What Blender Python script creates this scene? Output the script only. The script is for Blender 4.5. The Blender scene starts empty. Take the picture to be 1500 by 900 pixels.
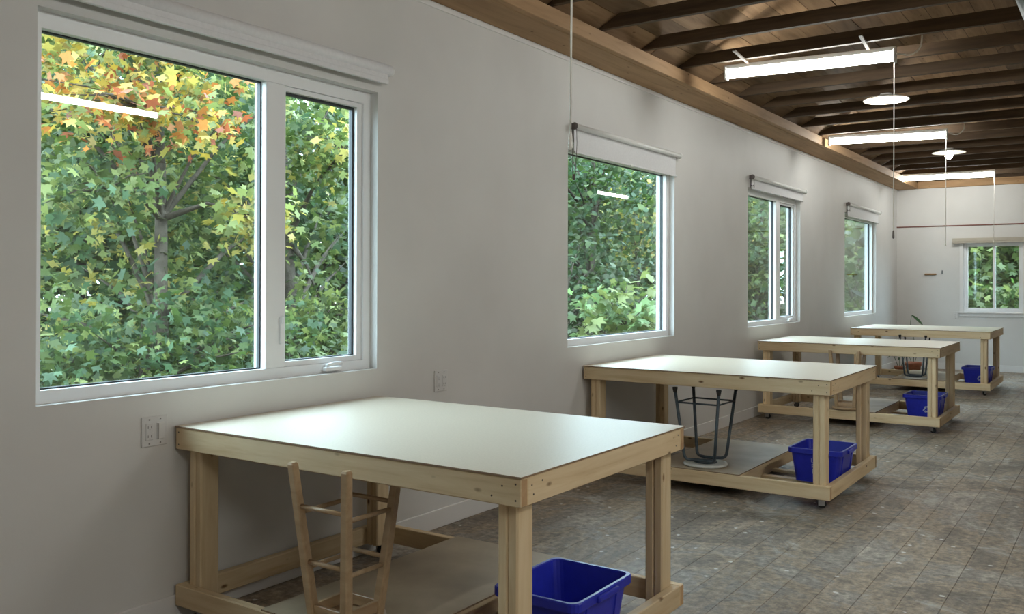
import bpy, bmesh, math, random
import numpy as np
from mathutils import Vector, Matrix

random.seed(7)
rng = np.random.default_rng(11)
sc = bpy.context.scene
COL = sc.collection
PI = math.pi

# ------------------------------------------------------------------ camera
YAW, PITCH, ROLL = 0.60033, 0.003947, 0.0026
cyw, syw, cp, sp = math.cos(YAW), math.sin(YAW), math.cos(PITCH), math.sin(PITCH)
fwd = Vector((-syw * cp, cyw * cp, sp))
rgt = Vector((cyw, syw, 0))
upv = rgt.cross(fwd)
r2 = rgt * math.cos(ROLL) + upv * math.sin(ROLL)
u2 = -rgt * math.sin(ROLL) + upv * math.cos(ROLL)
cam_data = bpy.data.cameras.new('camera')
cam_data.sensor_width = 36.0
cam_data.lens = 31.735
cam_data.shift_y = -0.0266
cam_data.clip_start = 0.05
cam_data.clip_end = 300
cam = bpy.data.objects.new('camera', cam_data)
COL.objects.link(cam)
mw = Matrix.Identity(4)
for i in range(3):
    mw[i][0], mw[i][1], mw[i][2] = r2[i], u2[i], -fwd[i]
mw.translation = Vector((3.2441, 0.0, 1.3875))
cam.matrix_world = mw
sc.camera = cam

# ------------------------------------------------------------------ sky, exposure
SKY_STRENGTH = 14.0
TUBE_STRENGTH = 40.0
SECOND_ROW_STRENGTH = 105.0
world = bpy.data.worlds.new('overcast_sky')
sc.world = world
world.use_nodes = True
wn = world.node_tree.nodes
wn['Background'].inputs[0].default_value = (0.66, 0.84, 1.0, 1)
wn['Background'].inputs[1].default_value = SKY_STRENGTH
sc.view_settings.view_transform = 'Standard'
sc.view_settings.look = 'None'
sc.view_settings.gamma = 1.0
sc.view_settings.use_curve_mapping = False
sc.view_settings.exposure = 0.25
sc.cycles.max_bounces = 8
sc.cycles.diffuse_bounces = 5
sc.cycles.glossy_bounces = 3
sc.cycles.transmission_bounces = 4
sc.cycles.transparent_max_bounces = 8
sc.cycles.caustics_reflective = False
sc.cycles.caustics_refractive = False
sc.cycles.sample_clamp_indirect = 6.0

# ------------------------------------------------------------------ materials
def new_mat(name):
    m = bpy.data.materials.new(name)
    m.use_nodes = True
    nt = m.node_tree
    b = nt.nodes['Principled BSDF']
    return m, nt, b

def plain(name, col, rough=0.5, metal=0.0, spec=0.5):
    m, nt, b = new_mat(name)
    b.inputs['Base Color'].default_value = (*col, 1)
    b.inputs['Roughness'].default_value = rough
    b.inputs['Metallic'].default_value = metal
    b.inputs['Specular IOR Level'].default_value = spec
    return m

def N(nt, kind, **kw):
    n = nt.nodes.new(kind)
    for k, v in kw.items():
        setattr(n, k, v)
    return n

def ramp(nt, stops):
    r = nt.nodes.new('ShaderNodeValToRGB')
    el = r.color_ramp.elements
    while len(el) < len(stops):
        el.new(0.5)
    for e, (p, c) in zip(el, stops):
        e.position = p
        e.color = (*c, 1) if len(c) == 3 else c
    return r

def mottled(name, cols, scale=40, rough=0.6, bump=0.1, bscale=200, spec=0.4, bdist=0.002):
    m, nt, b = new_mat(name)
    geo = N(nt, 'ShaderNodeNewGeometry')
    n = N(nt, 'ShaderNodeTexNoise')
    n.inputs['Scale'].default_value = scale
    n.inputs['Detail'].default_value = 5
    r = ramp(nt, cols)
    nt.links.new(geo.outputs['Position'], n.inputs['Vector'])
    nt.links.new(n.outputs['Fac'], r.inputs['Fac'])
    nt.links.new(r.outputs['Color'], b.inputs['Base Color'])
    b.inputs['Roughness'].default_value = rough
    b.inputs['Specular IOR Level'].default_value = spec
    if bump:
        n2 = N(nt, 'ShaderNodeTexNoise')
        n2.inputs['Scale'].default_value = bscale
        n2.inputs['Detail'].default_value = 3
        nt.links.new(geo.outputs['Position'], n2.inputs['Vector'])
        bp = N(nt, 'ShaderNodeBump')
        bp.inputs['Strength'].default_value = bump
        bp.inputs['Distance'].default_value = bdist
        nt.links.new(n2.outputs['Fac'], bp.inputs['Height'])
        nt.links.new(bp.outputs['Normal'], b.inputs['Normal'])
    return m

def wood(name, light, mid, dark, knots=True, rough=0.6, gscale=(1.3, 16, 16), vary=0.18, spec=0.35):
    """lumber whose grain runs along the object's own X axis"""
    m, nt, b = new_mat(name)
    L = nt.links.new
    tc = N(nt, 'ShaderNodeTexCoord')
    oi = N(nt, 'ShaderNodeObjectInfo')
    mul = N(nt, 'ShaderNodeMath', operation='MULTIPLY')
    mul.inputs[1].default_value = 37.0
    L(oi.outputs['Random'], mul.inputs[0])
    add = N(nt, 'ShaderNodeVectorMath', operation='ADD')
    L(tc.outputs['Object'], add.inputs[0])
    L(mul.outputs[0], add.inputs[1])
    mp = N(nt, 'ShaderNodeMapping')
    mp.inputs['Scale'].default_value = gscale
    L(add.outputs[0], mp.inputs['Vector'])
    n = N(nt, 'ShaderNodeTexNoise')
    n.inputs['Scale'].default_value = 1.6
    n.inputs['Detail'].default_value = 6
    n.inputs['Roughness'].default_value = 0.6
    n.inputs['Distortion'].default_value = 0.5
    L(mp.outputs[0], n.inputs['Vector'])
    r = ramp(nt, [(0.25, dark), (0.45, mid), (0.7, light)])
    L(n.outputs['Fac'], r.inputs['Fac'])
    col = r.outputs['Color']
    hsv = N(nt, 'ShaderNodeHueSaturation')
    mr = N(nt, 'ShaderNodeMapRange')
    mr.inputs['To Min'].default_value = 1 - vary
    mr.inputs['To Max'].default_value = 1 + vary * 0.6
    L(oi.outputs['Random'], mr.inputs['Value'])
    L(mr.outputs[0], hsv.inputs['Value'])
    L(col, hsv.inputs['Color'])
    col = hsv.outputs['Color']
    if knots:
        mp2 = N(nt, 'ShaderNodeMapping')
        mp2.inputs['Scale'].default_value = (6.5, 15, 15)
        L(add.outputs[0], mp2.inputs['Vector'])
        v = N(nt, 'ShaderNodeTexVoronoi')
        v.inputs['Scale'].default_value = 1.0
        L(mp2.outputs[0], v.inputs['Vector'])
        kr = ramp(nt, [(0.06, (1, 1, 1)), (0.15, (0, 0, 0))])
        L(v.outputs['Distance'], kr.inputs['Fac'])
        sep = N(nt, 'ShaderNodeSeparateColor')
        L(v.outputs['Color'], sep.inputs[0])
        gt = N(nt, 'ShaderNodeMath', operation='GREATER_THAN')
        gt.inputs[1].default_value = 0.30
        L(sep.outputs[0], gt.inputs[0])
        mm = N(nt, 'ShaderNodeMath', operation='MULTIPLY')
        L(kr.outputs['Color'], mm.inputs[0])
        L(gt.outputs[0], mm.inputs[1])
        mix = N(nt, 'ShaderNodeMix', data_type='RGBA')
        L(mm.outputs[0], mix.inputs['Factor'])
        L(col, mix.inputs['A'])
        mix.inputs['B'].default_value = (0.16, 0.085, 0.035, 1)
        col = mix.outputs['Result']
    L(col, b.inputs['Base Color'])
    b.inputs['Roughness'].default_value = rough
    b.inputs['Specular IOR Level'].default_value = spec
    bp = N(nt, 'ShaderNodeBump')
    bp.inputs['Strength'].default_value = 0.15
    bp.inputs['Distance'].default_value = 0.002
    L(n.outputs['Fac'], bp.inputs['Height'])
    L(bp.outputs['Normal'], b.inputs['Normal'])
    return m

def emitter(name, col, strength):
    m, nt, b = new_mat(name)
    b.inputs['Base Color'].default_value = (0.9, 0.9, 0.9, 1)
    b.inputs['Emission Color'].default_value = (*col, 1)
    b.inputs['Emission Strength'].default_value = strength
    return m

def glass_mat():
    m = bpy.data.materials.new('window_glass')
    m.use_nodes = True
    nt = m.node_tree
    nt.nodes.clear()
    out = N(nt, 'ShaderNodeOutputMaterial')
    lw = N(nt, 'ShaderNodeLayerWeight')
    lw.inputs['Blend'].default_value = 0.5
    pw = N(nt, 'ShaderNodeMath', operation='POWER')
    pw.inputs[1].default_value = 5
    ma = N(nt, 'ShaderNodeMath', operation='MULTIPLY_ADD')
    ma.inputs[1].default_value = 0.95
    ma.inputs[2].default_value = 0.065
    tr = N(nt, 'ShaderNodeBsdfTransparent')
    tr.inputs[0].default_value = (0.93, 0.97, 0.95, 1)
    gl = N(nt, 'ShaderNodeBsdfGlossy')
    gl.inputs['Roughness'].default_value = 0.0
    mix = N(nt, 'ShaderNodeMixShader')
    L = nt.links.new
    L(lw.outputs['Facing'], pw.inputs[0])
    L(pw.outputs[0], ma.inputs[0])
    L(ma.outputs[0], mix.inputs[0])
    L(tr.outputs[0], mix.inputs[1])
    L(gl.outputs[0], mix.inputs[2])
    L(mix.outputs[0], out.inputs['Surface'])
    return m

def floor_mat():
    m, nt, b = new_mat('worn_floor_board')
    L = nt.links.new
    geo = N(nt, 'ShaderNodeNewGeometry')
    oi = N(nt, 'ShaderNodeObjectInfo')
    def noise(scale, detail=6, rough=0.6, vec=None, dist=0.0):
        n = N(nt, 'ShaderNodeTexNoise')
        n.inputs['Scale'].default_value = scale
        n.inputs['Detail'].default_value = detail
        n.inputs['Roughness'].default_value = rough
        n.inputs['Distortion'].default_value = dist
        L(vec or geo.outputs['Position'], n.inputs['Vector'])
        return n.outputs['Fac']
    mp = N(nt, 'ShaderNodeMapping')
    mp.inputs['Scale'].default_value = (7, 1.1, 1)
    L(geo.outputs['Position'], mp.inputs['Vector'])
    big = noise(1.25, 7, 0.68, None, 0.9)
    streak = noise(1.6, 6, 0.65, mp.outputs[0], 0.3)
    fine = noise(26, 6, 0.75)
    # base mixture of worn grey paint and bare brown wood
    c1 = ramp(nt, [(0.37, (0.125, 0.102, 0.080)), (0.45, (0.19, 0.158, 0.124)), (0.495, (0.30, 0.238, 0.172)), (0.54, (0.22, 0.197, 0.170)), (0.62, (0.38, 0.335, 0.28))])
    a = N(nt, 'ShaderNodeMath', operation='MULTIPLY_ADD')
    a.inputs[1].default_value = 1.5
    st = N(nt, 'ShaderNodeMath', operation='MULTIPLY')
    st.inputs[1].default_value = 0.5
    L(streak, st.inputs[0])
    L(big, a.inputs[0]); L(st.outputs[0], a.inputs[2])
    h = N(nt, 'ShaderNodeMath', operation='MULTIPLY')
    h.inputs[1].default_value = 0.5
    L(a.outputs[0], h.inputs[0])
    L(h.outputs[0], c1.inputs['Fac'])
    # per board shade
    mr = N(nt, 'ShaderNodeMapRange')
    mr.inputs['To Min'].default_value = 0.90
    mr.inputs['To Max'].default_value = 1.10
    L(oi.outputs['Random'], mr.inputs['Value'])
    hsv = N(nt, 'ShaderNodeHueSaturation')
    L(mr.outputs[0], hsv.inputs['Value'])
    L(c1.outputs['Color'], hsv.inputs['Color'])
    # fine scuffs
    fr = ramp(nt, [(0.30, (0.45, 0.45, 0.45)), (0.50, (1, 1, 1)), (0.72, (1.75, 1.72, 1.65))])
    L(fine, fr.inputs['Fac'])
    mx = N(nt, 'ShaderNodeMix', data_type='RGBA', blend_type='MULTIPLY')
    mx.inputs['Factor'].default_value = 1.0
    L(hsv.outputs['Color'], mx.inputs['A'])
    L(fr.outputs['Color'], mx.inputs['B'])
    # pale paint wear patches
    pat = noise(2.3, 8, 0.75, None, 1.0)
    pr = ramp(nt, [(0.56, (0, 0, 0)), (0.70, (0.8, 0.8, 0.8))])
    L(pat, pr.inputs['Fac'])
    m2 = N(nt, 'ShaderNodeMix', data_type='RGBA')
    L(pr.outputs['Color'], m2.inputs['Factor'])
    L(mx.outputs['Result'], m2.inputs['A'])
    m2.inputs['B'].default_value = (0.46, 0.45, 0.42, 1)
    # white paint drops
    v = N(nt, 'ShaderNodeTexVoronoi')
    v.inputs['Scale'].default_value = 10.0
    L(geo.outputs['Position'], v.inputs['Vector'])
    dn = noise(60, 2)
    ds = N(nt, 'ShaderNodeMath', operation='MULTIPLY_ADD')
    ds.inputs[1].default_value = 0.22
    ds.inputs[2].default_value = -0.11
    L(dn, ds.inputs[0])
    dd = N(nt, 'ShaderNodeMath', operation='ADD')
    L(v.outputs['Distance'], dd.inputs[0]); L(ds.outputs[0], dd.inputs[1])
    vr = ramp(nt, [(0.09, (1, 1, 1)), (0.13, (0, 0, 0))])
    L(dd.outputs[0], vr.inputs['Fac'])
    sep = N(nt, 'ShaderNodeSeparateColor')
    L(v.outputs['Color'], sep.inputs[0])
    gt = N(nt, 'ShaderNodeMath', operation='GREATER_THAN')
    gt.inputs[1].default_value = 0.5
    L(sep.outputs[0], gt.inputs[0])
    pm = N(nt, 'ShaderNodeMath', operation='MULTIPLY')
    L(vr.outputs['Color'], pm.inputs[0]); L(gt.outputs[0], pm.inputs[1])
    m3 = N(nt, 'ShaderNodeMix', data_type='RGBA')
    L(pm.outputs[0], m3.inputs['Factor'])
    L(m2.outputs['Result'], m3.inputs['A'])
    m3.inputs['B'].default_value = (0.62, 0.6, 0.56, 1)
    L(m3.outputs['Result'], b.inputs['Base Color'])
    b.inputs['Specular IOR Level'].default_value = 0.35
    rr = N(nt, 'ShaderNodeMapRange')
    rr.inputs['To Min'].default_value = 0.42
    rr.inputs['To Max'].default_value = 0.75
    L(streak, rr.inputs['Value'])
    L(rr.outputs[0], b.inputs['Roughness'])
    bp = N(nt, 'ShaderNodeBump')
    bp.inputs['Strength'].default_value = 0.25
    bp.inputs['Distance'].default_value = 0.003
    L(fine, bp.inputs['Height'])
    L(bp.outputs['Normal'], b.inputs['Normal'])
    return m

def leaf_mat():
    m = bpy.data.materials.new('leaf')
    m.use_nodes = True
    nt = m.node_tree
    nt.nodes.clear()
    L = nt.links.new
    out = N(nt, 'ShaderNodeOutputMaterial')
    at = N(nt, 'ShaderNodeAttribute', attribute_name='tint')
    d = N(nt, 'ShaderNodeBsdfPrincipled')
    d.inputs['Roughness'].default_value = 0.55
    d.inputs['Specular IOR Level'].default_value = 0.35
    t = N(nt, 'ShaderNodeBsdfTranslucent')
    hs = N(nt, 'ShaderNodeHueSaturation')
    hs.inputs['Value'].default_value = 1.5
    hs.inputs['Saturation'].default_value = 1.1
    L(at.outputs['Color'], hs.inputs['Color'])
    L(at.outputs['Color'], d.inputs['Base Color'])
    L(hs.outputs['Color'], t.inputs['Color'])
    mx = N(nt, 'ShaderNodeMixShader')
    mx.inputs[0].default_value = 0.38
    L(d.outputs[0], mx.inputs[1]); L(t.outputs[0], mx.inputs[2])
    L(mx.outputs[0], out.inputs['Surface'])
    return m

M = {}
M['wall'] = mottled('wall_paint', [(0.3, (0.60, 0.59, 0.572)), (0.7, (0.66, 0.65, 0.632))], 1.5, 0.6, 0.12, 90, 0.3)
M['trimwhite'] = plain('white_trim_paint', (0.72, 0.71, 0.70), 0.45)
M['vinyl'] = plain('white_vinyl', (0.80, 0.81, 0.82), 0.35)
M['gasket'] = plain('dark_glazing_gasket', (0.02, 0.025, 0.03), 0.5)
M['glass'] = glass_mat()
M['pine'] = wood('pine_lumber', (0.76, 0.615, 0.40), (0.68, 0.52, 0.315), (0.56, 0.395, 0.215))
M['pineend'] = wood('pine_end_grain', (0.5, 0.33, 0.18), (0.43, 0.27, 0.14), (0.35, 0.2, 0.1), knots=False, gscale=(40, 12, 12))
M['stoolwood'] = wood('stool_hardwood', (0.50, 0.36, 0.22), (0.43, 0.30, 0.175), (0.36, 0.24, 0.13), knots=False, vary=0.05, rough=0.38, spec=0.5)
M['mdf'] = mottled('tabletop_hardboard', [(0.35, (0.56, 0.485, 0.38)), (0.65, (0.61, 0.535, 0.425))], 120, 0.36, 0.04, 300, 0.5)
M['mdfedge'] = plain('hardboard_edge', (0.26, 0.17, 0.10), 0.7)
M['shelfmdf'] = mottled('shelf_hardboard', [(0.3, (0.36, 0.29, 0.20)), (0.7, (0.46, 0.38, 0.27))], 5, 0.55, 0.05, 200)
M['blue'] = mottled('blue_plastic', [(0.3, (0.017, 0.026, 0.40)), (0.7, (0.021, 0.032, 0.47))], 30, 0.38, 0.05, 150, 0.5)
M['print'] = plain('pale_print', (0.42, 0.45, 0.62), 0.6)
M['steel'] = mottled('blue_grey_painted_steel', [(0.35, (0.035, 0.048, 0.058)), (0.7, (0.085, 0.115, 0.135))], 12, 0.4, 0.0)
M['rubber'] = plain('black_rubber', (0.015, 0.015, 0.015), 0.7)
M['zinc'] = plain('zinc_plate', (0.45, 0.45, 0.46), 0.35, 0.9)
M['paleseat'] = mottled('pale_grey_seat', [(0.3, (0.55, 0.56, 0.53)), (0.7, (0.66, 0.67, 0.63))], 25, 0.5, 0.0)
M['floor'] = floor_mat()
M['subfloor'] = plain('dark_gap', (0.02, 0.016, 0.012), 0.9)
M['joist'] = wood('dark_old_joist', (0.105, 0.066, 0.036), (0.075, 0.045, 0.024), (0.045, 0.027, 0.014), knots=False, vary=0.2, rough=0.75)
M['beam'] = wood('brown_beam', (0.46, 0.285, 0.15), (0.38, 0.23, 0.115), (0.26, 0.15, 0.07), gscale=(0.9, 10, 10), vary=0.08, rough=0.7)
M['roofboard'] = wood('roof_board', (0.37, 0.235, 0.13), (0.28, 0.17, 0.09), (0.165, 0.098, 0.048), gscale=(0.9, 10, 10), vary=0.4, rough=0.75)
M['tube'] = emitter('tube_light_diffuser', (0.97, 0.99, 0.945), TUBE_STRENGTH)
M['tube2'] = emitter('second_row_diffuser', (0.97, 0.99, 0.945), SECOND_ROW_STRENGTH)
M['tubeoff'] = plain('unlit_diffuser', (0.8, 0.8, 0.78), 0.4)
M['dish'] = emitter('disc_lamp_diffuser', (1.0, 0.86, 0.66), 6.0)
M['bulb'] = emitter('bulb_glow', (1.0, 0.88, 0.70), 70.0)
M['metalwhite'] = plain('white_enamel', (0.74, 0.74, 0.72), 0.4)
M['fabric'] = mottled('white_blind_fabric', [(0.3, (0.70, 0.70, 0.715)), (0.7, (0.75, 0.75, 0.765))], 60, 0.8, 0.05, 500)
M['bracket'] = plain('grey_brown_bracket', (0.12, 0.10, 0.095), 0.6)
M['cord'] = plain('white_cord', (0.88, 0.86, 0.80), 0.7)
M['plate'] = plain('white_cover_plate', (0.62, 0.61, 0.60), 0.45)
M['slot'] = plain('socket_slot', (0.22, 0.21, 0.20), 0.6)
M['valance'] = plain('beige_valance', (0.44, 0.40, 0.33), 0.6)
M['redrail'] = plain('dark_red_rail', (0.19, 0.07, 0.055), 0.6)
M['terracotta'] = mottled('terracotta', [(0.3, (0.34, 0.12, 0.065)), (0.7, (0.42, 0.16, 0.09))], 20, 0.75, 0.0)
M['soil'] = plain('potting_soil', (0.03, 0.02, 0.014), 0.95)
M['plantleaf'] = plain('houseplant_leaf', (0.045, 0.09, 0.03), 0.45)
M['duct'] = plain('grey_sheet_metal', (0.20, 0.22, 0.23), 0.5, 0.3)
M['leaf'] = leaf_mat()
M['bark'] = mottled('bark', [(0.3, (0.035, 0.027, 0.02)), (0.7, (0.09, 0.072, 0.055))], 9, 0.9, 0.6, 30, 0.2, 0.02)
M['ground'] = mottled('leaf_litter', [(0.3, (0.045, 0.05, 0.02)), (0.7, (0.10, 0.085, 0.04))], 3, 0.9, 0.5, 20, 0.2, 0.03)
M['siding'] = plain('outside_panel', (0.35, 0.37, 0.38), 0.7)
M['peg'] = plain('orange_wood_peg', (0.36, 0.20, 0.09), 0.6)
M['screw'] = plain('dark_screw', (0.06, 0.045, 0.035), 0.5)

# ------------------------------------------------------------------ helpers
def add_box(bm, x0, x1, y0, y1, z0, z1):
    vs = [bm.verts.new(p) for p in ((x0, y0, z0), (x1, y0, z0), (x1, y1, z0), (x0, y1, z0),
                                    (x0, y0, z1), (x1, y0, z1), (x1, y1, z1), (x0, y1, z1))]
    fs = []
    for f in ((0, 3, 2, 1), (4, 5, 6, 7), (0, 1, 5, 4), (1, 2, 6, 5), (2, 3, 7, 6), (3, 0, 4, 7)):
        fs.append(bm.faces.new([vs[i] for i in f]))
    return fs

def to_mesh(bm, name, mats, smooth=False):
    me = bpy.data.meshes.new(name)
    bm.normal_update()
    bm.to_mesh(me)
    bm.free()
    for m in (mats if isinstance(mats, (list, tuple)) else [mats]):
        me.materials.append(m)
    if smooth:
        for p in me.polygons:
            p.use_smooth = True
    return me

def link(name, me, parent=None, loc=(0, 0, 0), rot=(0, 0, 0), scale=(1, 1, 1)):
    o = bpy.data.objects.new(name, me)
    COL.objects.link(o)
    o.location = loc
    o.rotation_euler = rot
    o.scale = scale
    if parent is not None:
        o.parent = parent
    return o

def tag(o, label=None, cat=None, group=None, kind=None):
    if label: o['label'] = label
    if cat: o['category'] = cat
    if group: o['group'] = group
    if kind: o['kind'] = kind
    return o

def empty(name, loc=(0, 0, 0), rotz=0):
    o = bpy.data.objects.new(name, None)
    COL.objects.link(o)
    o.empty_display_size = 0.1
    o.location = loc
    o.rotation_euler = (0, 0, rotz)
    return o

def bevel(bm, w, seg=1):
    bmesh.ops.bevel(bm, geom=list(bm.edges), offset=w, segments=seg, profile=0.5, affect='EDGES')

def box_obj(name, x0, x1, y0, y1, z0, z1, mat, parent=None, bev=0.0, seg=1):
    """box with its origin at its centre"""
    bm = bmesh.new()
    hx, hy, hz = (x1 - x0) / 2, (y1 - y0) / 2, (z1 - z0) / 2
    add_box(bm, -hx, hx, -hy, hy, -hz, hz)
    if bev: bevel(bm, bev, seg)
    return link(name, to_mesh(bm, name, mat), parent, ((x0 + x1) / 2, (y0 + y1) / 2, (z0 + z1) / 2))

_board_cache = {}
def board(name, x0, x1, y0, y1, z0, z1, axis, mat, parent=None, bev=0.0035):
    """a length of lumber whose own X axis is its length"""
    d = {'x': x1 - x0, 'y': y1 - y0, 'z': z1 - z0}
    if axis == 'x': dims = (d['x'], d['y'], d['z']); rot = (0, 0, 0)
    elif axis == 'y': dims = (d['y'], d['x'], d['z']); rot = (0, 0, PI / 2)
    else: dims = (d['z'], d['y'], d['x']); rot = (0, -PI / 2, 0)
    key = (tuple(round(v, 4) for v in dims), mat.name, bev)
    if key not in _board_cache:
        bm = bmesh.new()
        add_box(bm, -dims[0] / 2, dims[0] / 2, -dims[1] / 2, dims[1] / 2, -dims[2] / 2, dims[2] / 2)
        if bev: bevel(bm, bev)
        me = to_mesh(bm, name, [mat, M['pineend']] if mat.name == 'pine_lumber' else mat)
        if mat.name == 'pine_lumber':
            for p in me.polygons:
                if abs(p.normal.x) > 0.9: p.material_index = 1
        _board_cache[key] = me
    return link(name, _board_cache[key], parent, ((x0 + x1) / 2, (y0 + y1) / 2, (z0 + z1) / 2), rot)

def frames(pts):
    pts = [Vector(p) for p in pts]
    n = len(pts)
    tans = []
    for i in range(n):
        a = pts[max(0, i - 1)]; b = pts[min(n - 1, i + 1)]
        tans.append((b - a).normalized())
    t = tans[0]
    ref = Vector((0, 0, 1)) if abs(t.z) < 0.9 else Vector((1, 0, 0))
    nrm = t.cross(ref).normalized()
    out = []
    for i in range(n):
        t = tans[i]
        nrm = (nrm - t * nrm.dot(t)).normalized()
        out.append((pts[i], nrm, t.cross(nrm).normalized()))
    return out

def add_tube(bm, pts, rad, seg=8, cap=True):
    rads = rad if isinstance(rad, (list, tuple)) else [rad] * len(pts)
    rings = []
    for (p, a, b), r in zip(frames(pts), rads):
        rings.append([bm.verts.new(p + a * (r * math.cos(2 * PI * k / seg)) + b * (r * math.sin(2 * PI * k / seg))) for k in range(seg)])
    for i in range(len(rings) - 1):
        for k in range(seg):
            f = bm.faces.new((rings[i][k], rings[i][(k + 1) % seg], rings[i + 1][(k + 1) % seg], rings[i + 1][k]))
            f.smooth = True
    if cap:
        bm.faces.new(list(reversed(rings[0])))
        bm.faces.new(rings[-1])

def tube_obj(name, pts, rad, mat, parent=None, seg=8):
    bm = bmesh.new()
    add_tube(bm, pts, rad, seg)
    bmesh.ops.recalc_face_normals(bm, faces=list(bm.faces))
    return link(name, to_mesh(bm, name, mat), parent)

def lathe(bm, prof, seg=32, z_axis=True, close=True):
    rings = []
    for r, z in prof:
        rings.append([bm.verts.new((r * math.cos(2 * PI * k / seg), r * math.sin(2 * PI * k / seg), z)) for k in range(seg)])
    for i in range(len(rings) - 1):
        for k in range(seg):
            f = bm.faces.new((rings[i][k], rings[i][(k + 1) % seg], rings[i + 1][(k + 1) % seg], rings[i + 1][k]))
            f.smooth = True
    if close:
        bm.faces.new(list(reversed(rings[0])))
        bm.faces.new(rings[-1])

def lathe_obj(name, prof, mat, parent=None, loc=(0, 0, 0), seg=32, rot=(0, 0, 0), close=True):
    bm = bmesh.new()
    lathe(bm, prof, seg, close=close)
    return link(name, to_mesh(bm, name, mat), parent, loc, rot)

def bend(pts, rad, n=5):
    """polyline with rounded corners"""
    pts = [Vector(p) for p in pts]
    out = [pts[0]]
    for i in range(1, len(pts) - 1):
        a, b, c = pts[i - 1], pts[i], pts[i + 1]
        d1 = (a - b).normalized(); d2 = (c - b).normalized()
        r = min(rad, (a - b).length * 0.45, (c - b).length * 0.45)
        p0, p2 = b + d1 * r, b + d2 * r
        for k in range(n + 1):
            t = k / n
            out.append(p0 * (1 - t) ** 2 + b * (2 * t * (1 - t)) + p2 * t ** 2)
    out.append(pts[-1])
    return out

# ================================================================== THE SETTING
ROOM_X, YF, YB, ZC = 7.2, 16.22, -3.0, 2.977
ZS, ZT = 0.940, 2.385
OPEN = [(1.712, 3.492), (5.428, 7.214), (9.03, 10.82), (12.85, 14.71)]
WT = 0.17
# left wall with four window openings
bm = bmesh.new()
ycuts = [YB - WT]
for a, b in OPEN: ycuts += [a, b]
ycuts.append(YF + WT)
for i in range(len(ycuts) - 1):
    y0, y1 = ycuts[i], ycuts[i + 1]
    if i % 2 == 1:
        add_box(bm, -WT, 0, y0, y1, -0.6, ZS)
        add_box(bm, -WT, 0, y0, y1, ZT, ZC)
    else:
        add_box(bm, -WT, 0, y0, y1, -0.6, ZC)
tag(link('wall_left', to_mesh(bm, 'wall_left', M['wall'])), 'long off-white painted wall pierced by four windows', kind='structure')
# far wall with one opening
FWX0, FWX1, FWZ0, FWZ1 = 1.015, 1.86, 0.945, 2.06
bm = bmesh.new()
add_box(bm, 0, FWX0, YF, YF + WT, -0.6, ZC)
add_box(bm, FWX1, ROOM_X, YF, YF + WT, -0.6, ZC)
add_box(bm, FWX0, FWX1, YF, YF + WT, -0.6, FWZ0)
add_box(bm, FWX0, FWX1, YF, YF + WT, FWZ1, ZC)
tag(link('wall_far', to_mesh(bm, 'wall_far', M['wall'])), 'off-white end wall with the small sliding window', kind='structure')
tag(box_obj('wall_right', ROOM_X, ROOM_X + WT, YB, YF, -0.6, ZC, M['wall']), kind='structure')
tag(box_obj('wall_back', 0, ROOM_X + WT, YB - WT, YB, -0.6, ZC, M['wall']), kind='structure')
# baseboards, top trim, rail on far wall
tag(box_obj('baseboard_left', 0, 0.012, YB, YF, 0, 0.105, M['trimwhite'], bev=0.003), kind='structure')
tag(box_obj('baseboard_far', 0.012, ROOM_X, YF - 0.012, YF, 0, 0.105, M['trimwhite'], bev=0.003), kind='structure')
tag(box_obj('trim_1', 0, 0.007, YB, YF, ZC - 0.034, ZC, M['trimwhite'], bev=0.002), 'thin white strip along the top of the window wall', kind='structure')
tag(box_obj('trim_2', 0, ROOM_X, YF - 0.012, YF, 2.338, 2.356, M['redrail'], bev=0.002), 'thin dark red rail across the end wall', kind='structure')

# ---- floor: sub floor with separate planks
fl = tag(box_obj('floor', 0, ROOM_X, YB, YF, -0.12, -0.02, M['subfloor']), 'worn paint-spattered plank floor', kind='structure')
bm = bmesh.new()
PW = 0.161
def plank_shape(bm, cx, cy, w, l, off=(0, 0, 0)):
    a, b = w / 2 - 0.0005, l / 2
    e = 0.0010; eb = 0.0
    lo = [bm.verts.new((cx + sx * a, cy + sy * b, -0.02)) for sx, sy in ((-1, -1), (1, -1), (1, 1), (-1, 1))]
    mi = [bm.verts.new((cx + sx * a, cy + sy * b, -0.002)) for sx, sy in ((-1, -1), (1, -1), (1, 1), (-1, 1))]
    hi = [bm.verts.new((cx + sx * (a - e), cy + sy * (b - eb), 0)) for sx, sy in ((-1, -1), (1, -1), (1, 1), (-1, 1))]
    for A, B in ((lo, mi), (mi, hi)):
        for k in range(4):
            bm.faces.new((A[k], A[(k + 1) % 4], B[(k + 1) % 4], B[k]))
    bm.faces.new(hi)
plank_me = {}
for l in (3.0, 3.6, 4.8):
    b2 = bmesh.new(); plank_shape(b2, 0, 0, PW, l)
    plank_me[l] = to_mesh(b2, 'plank', M['floor'])
inv = Vector((ROOM_X / 2, (YB + YF) / 2, -0.07))
nvis = 0
rest = bmesh.new()
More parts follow.
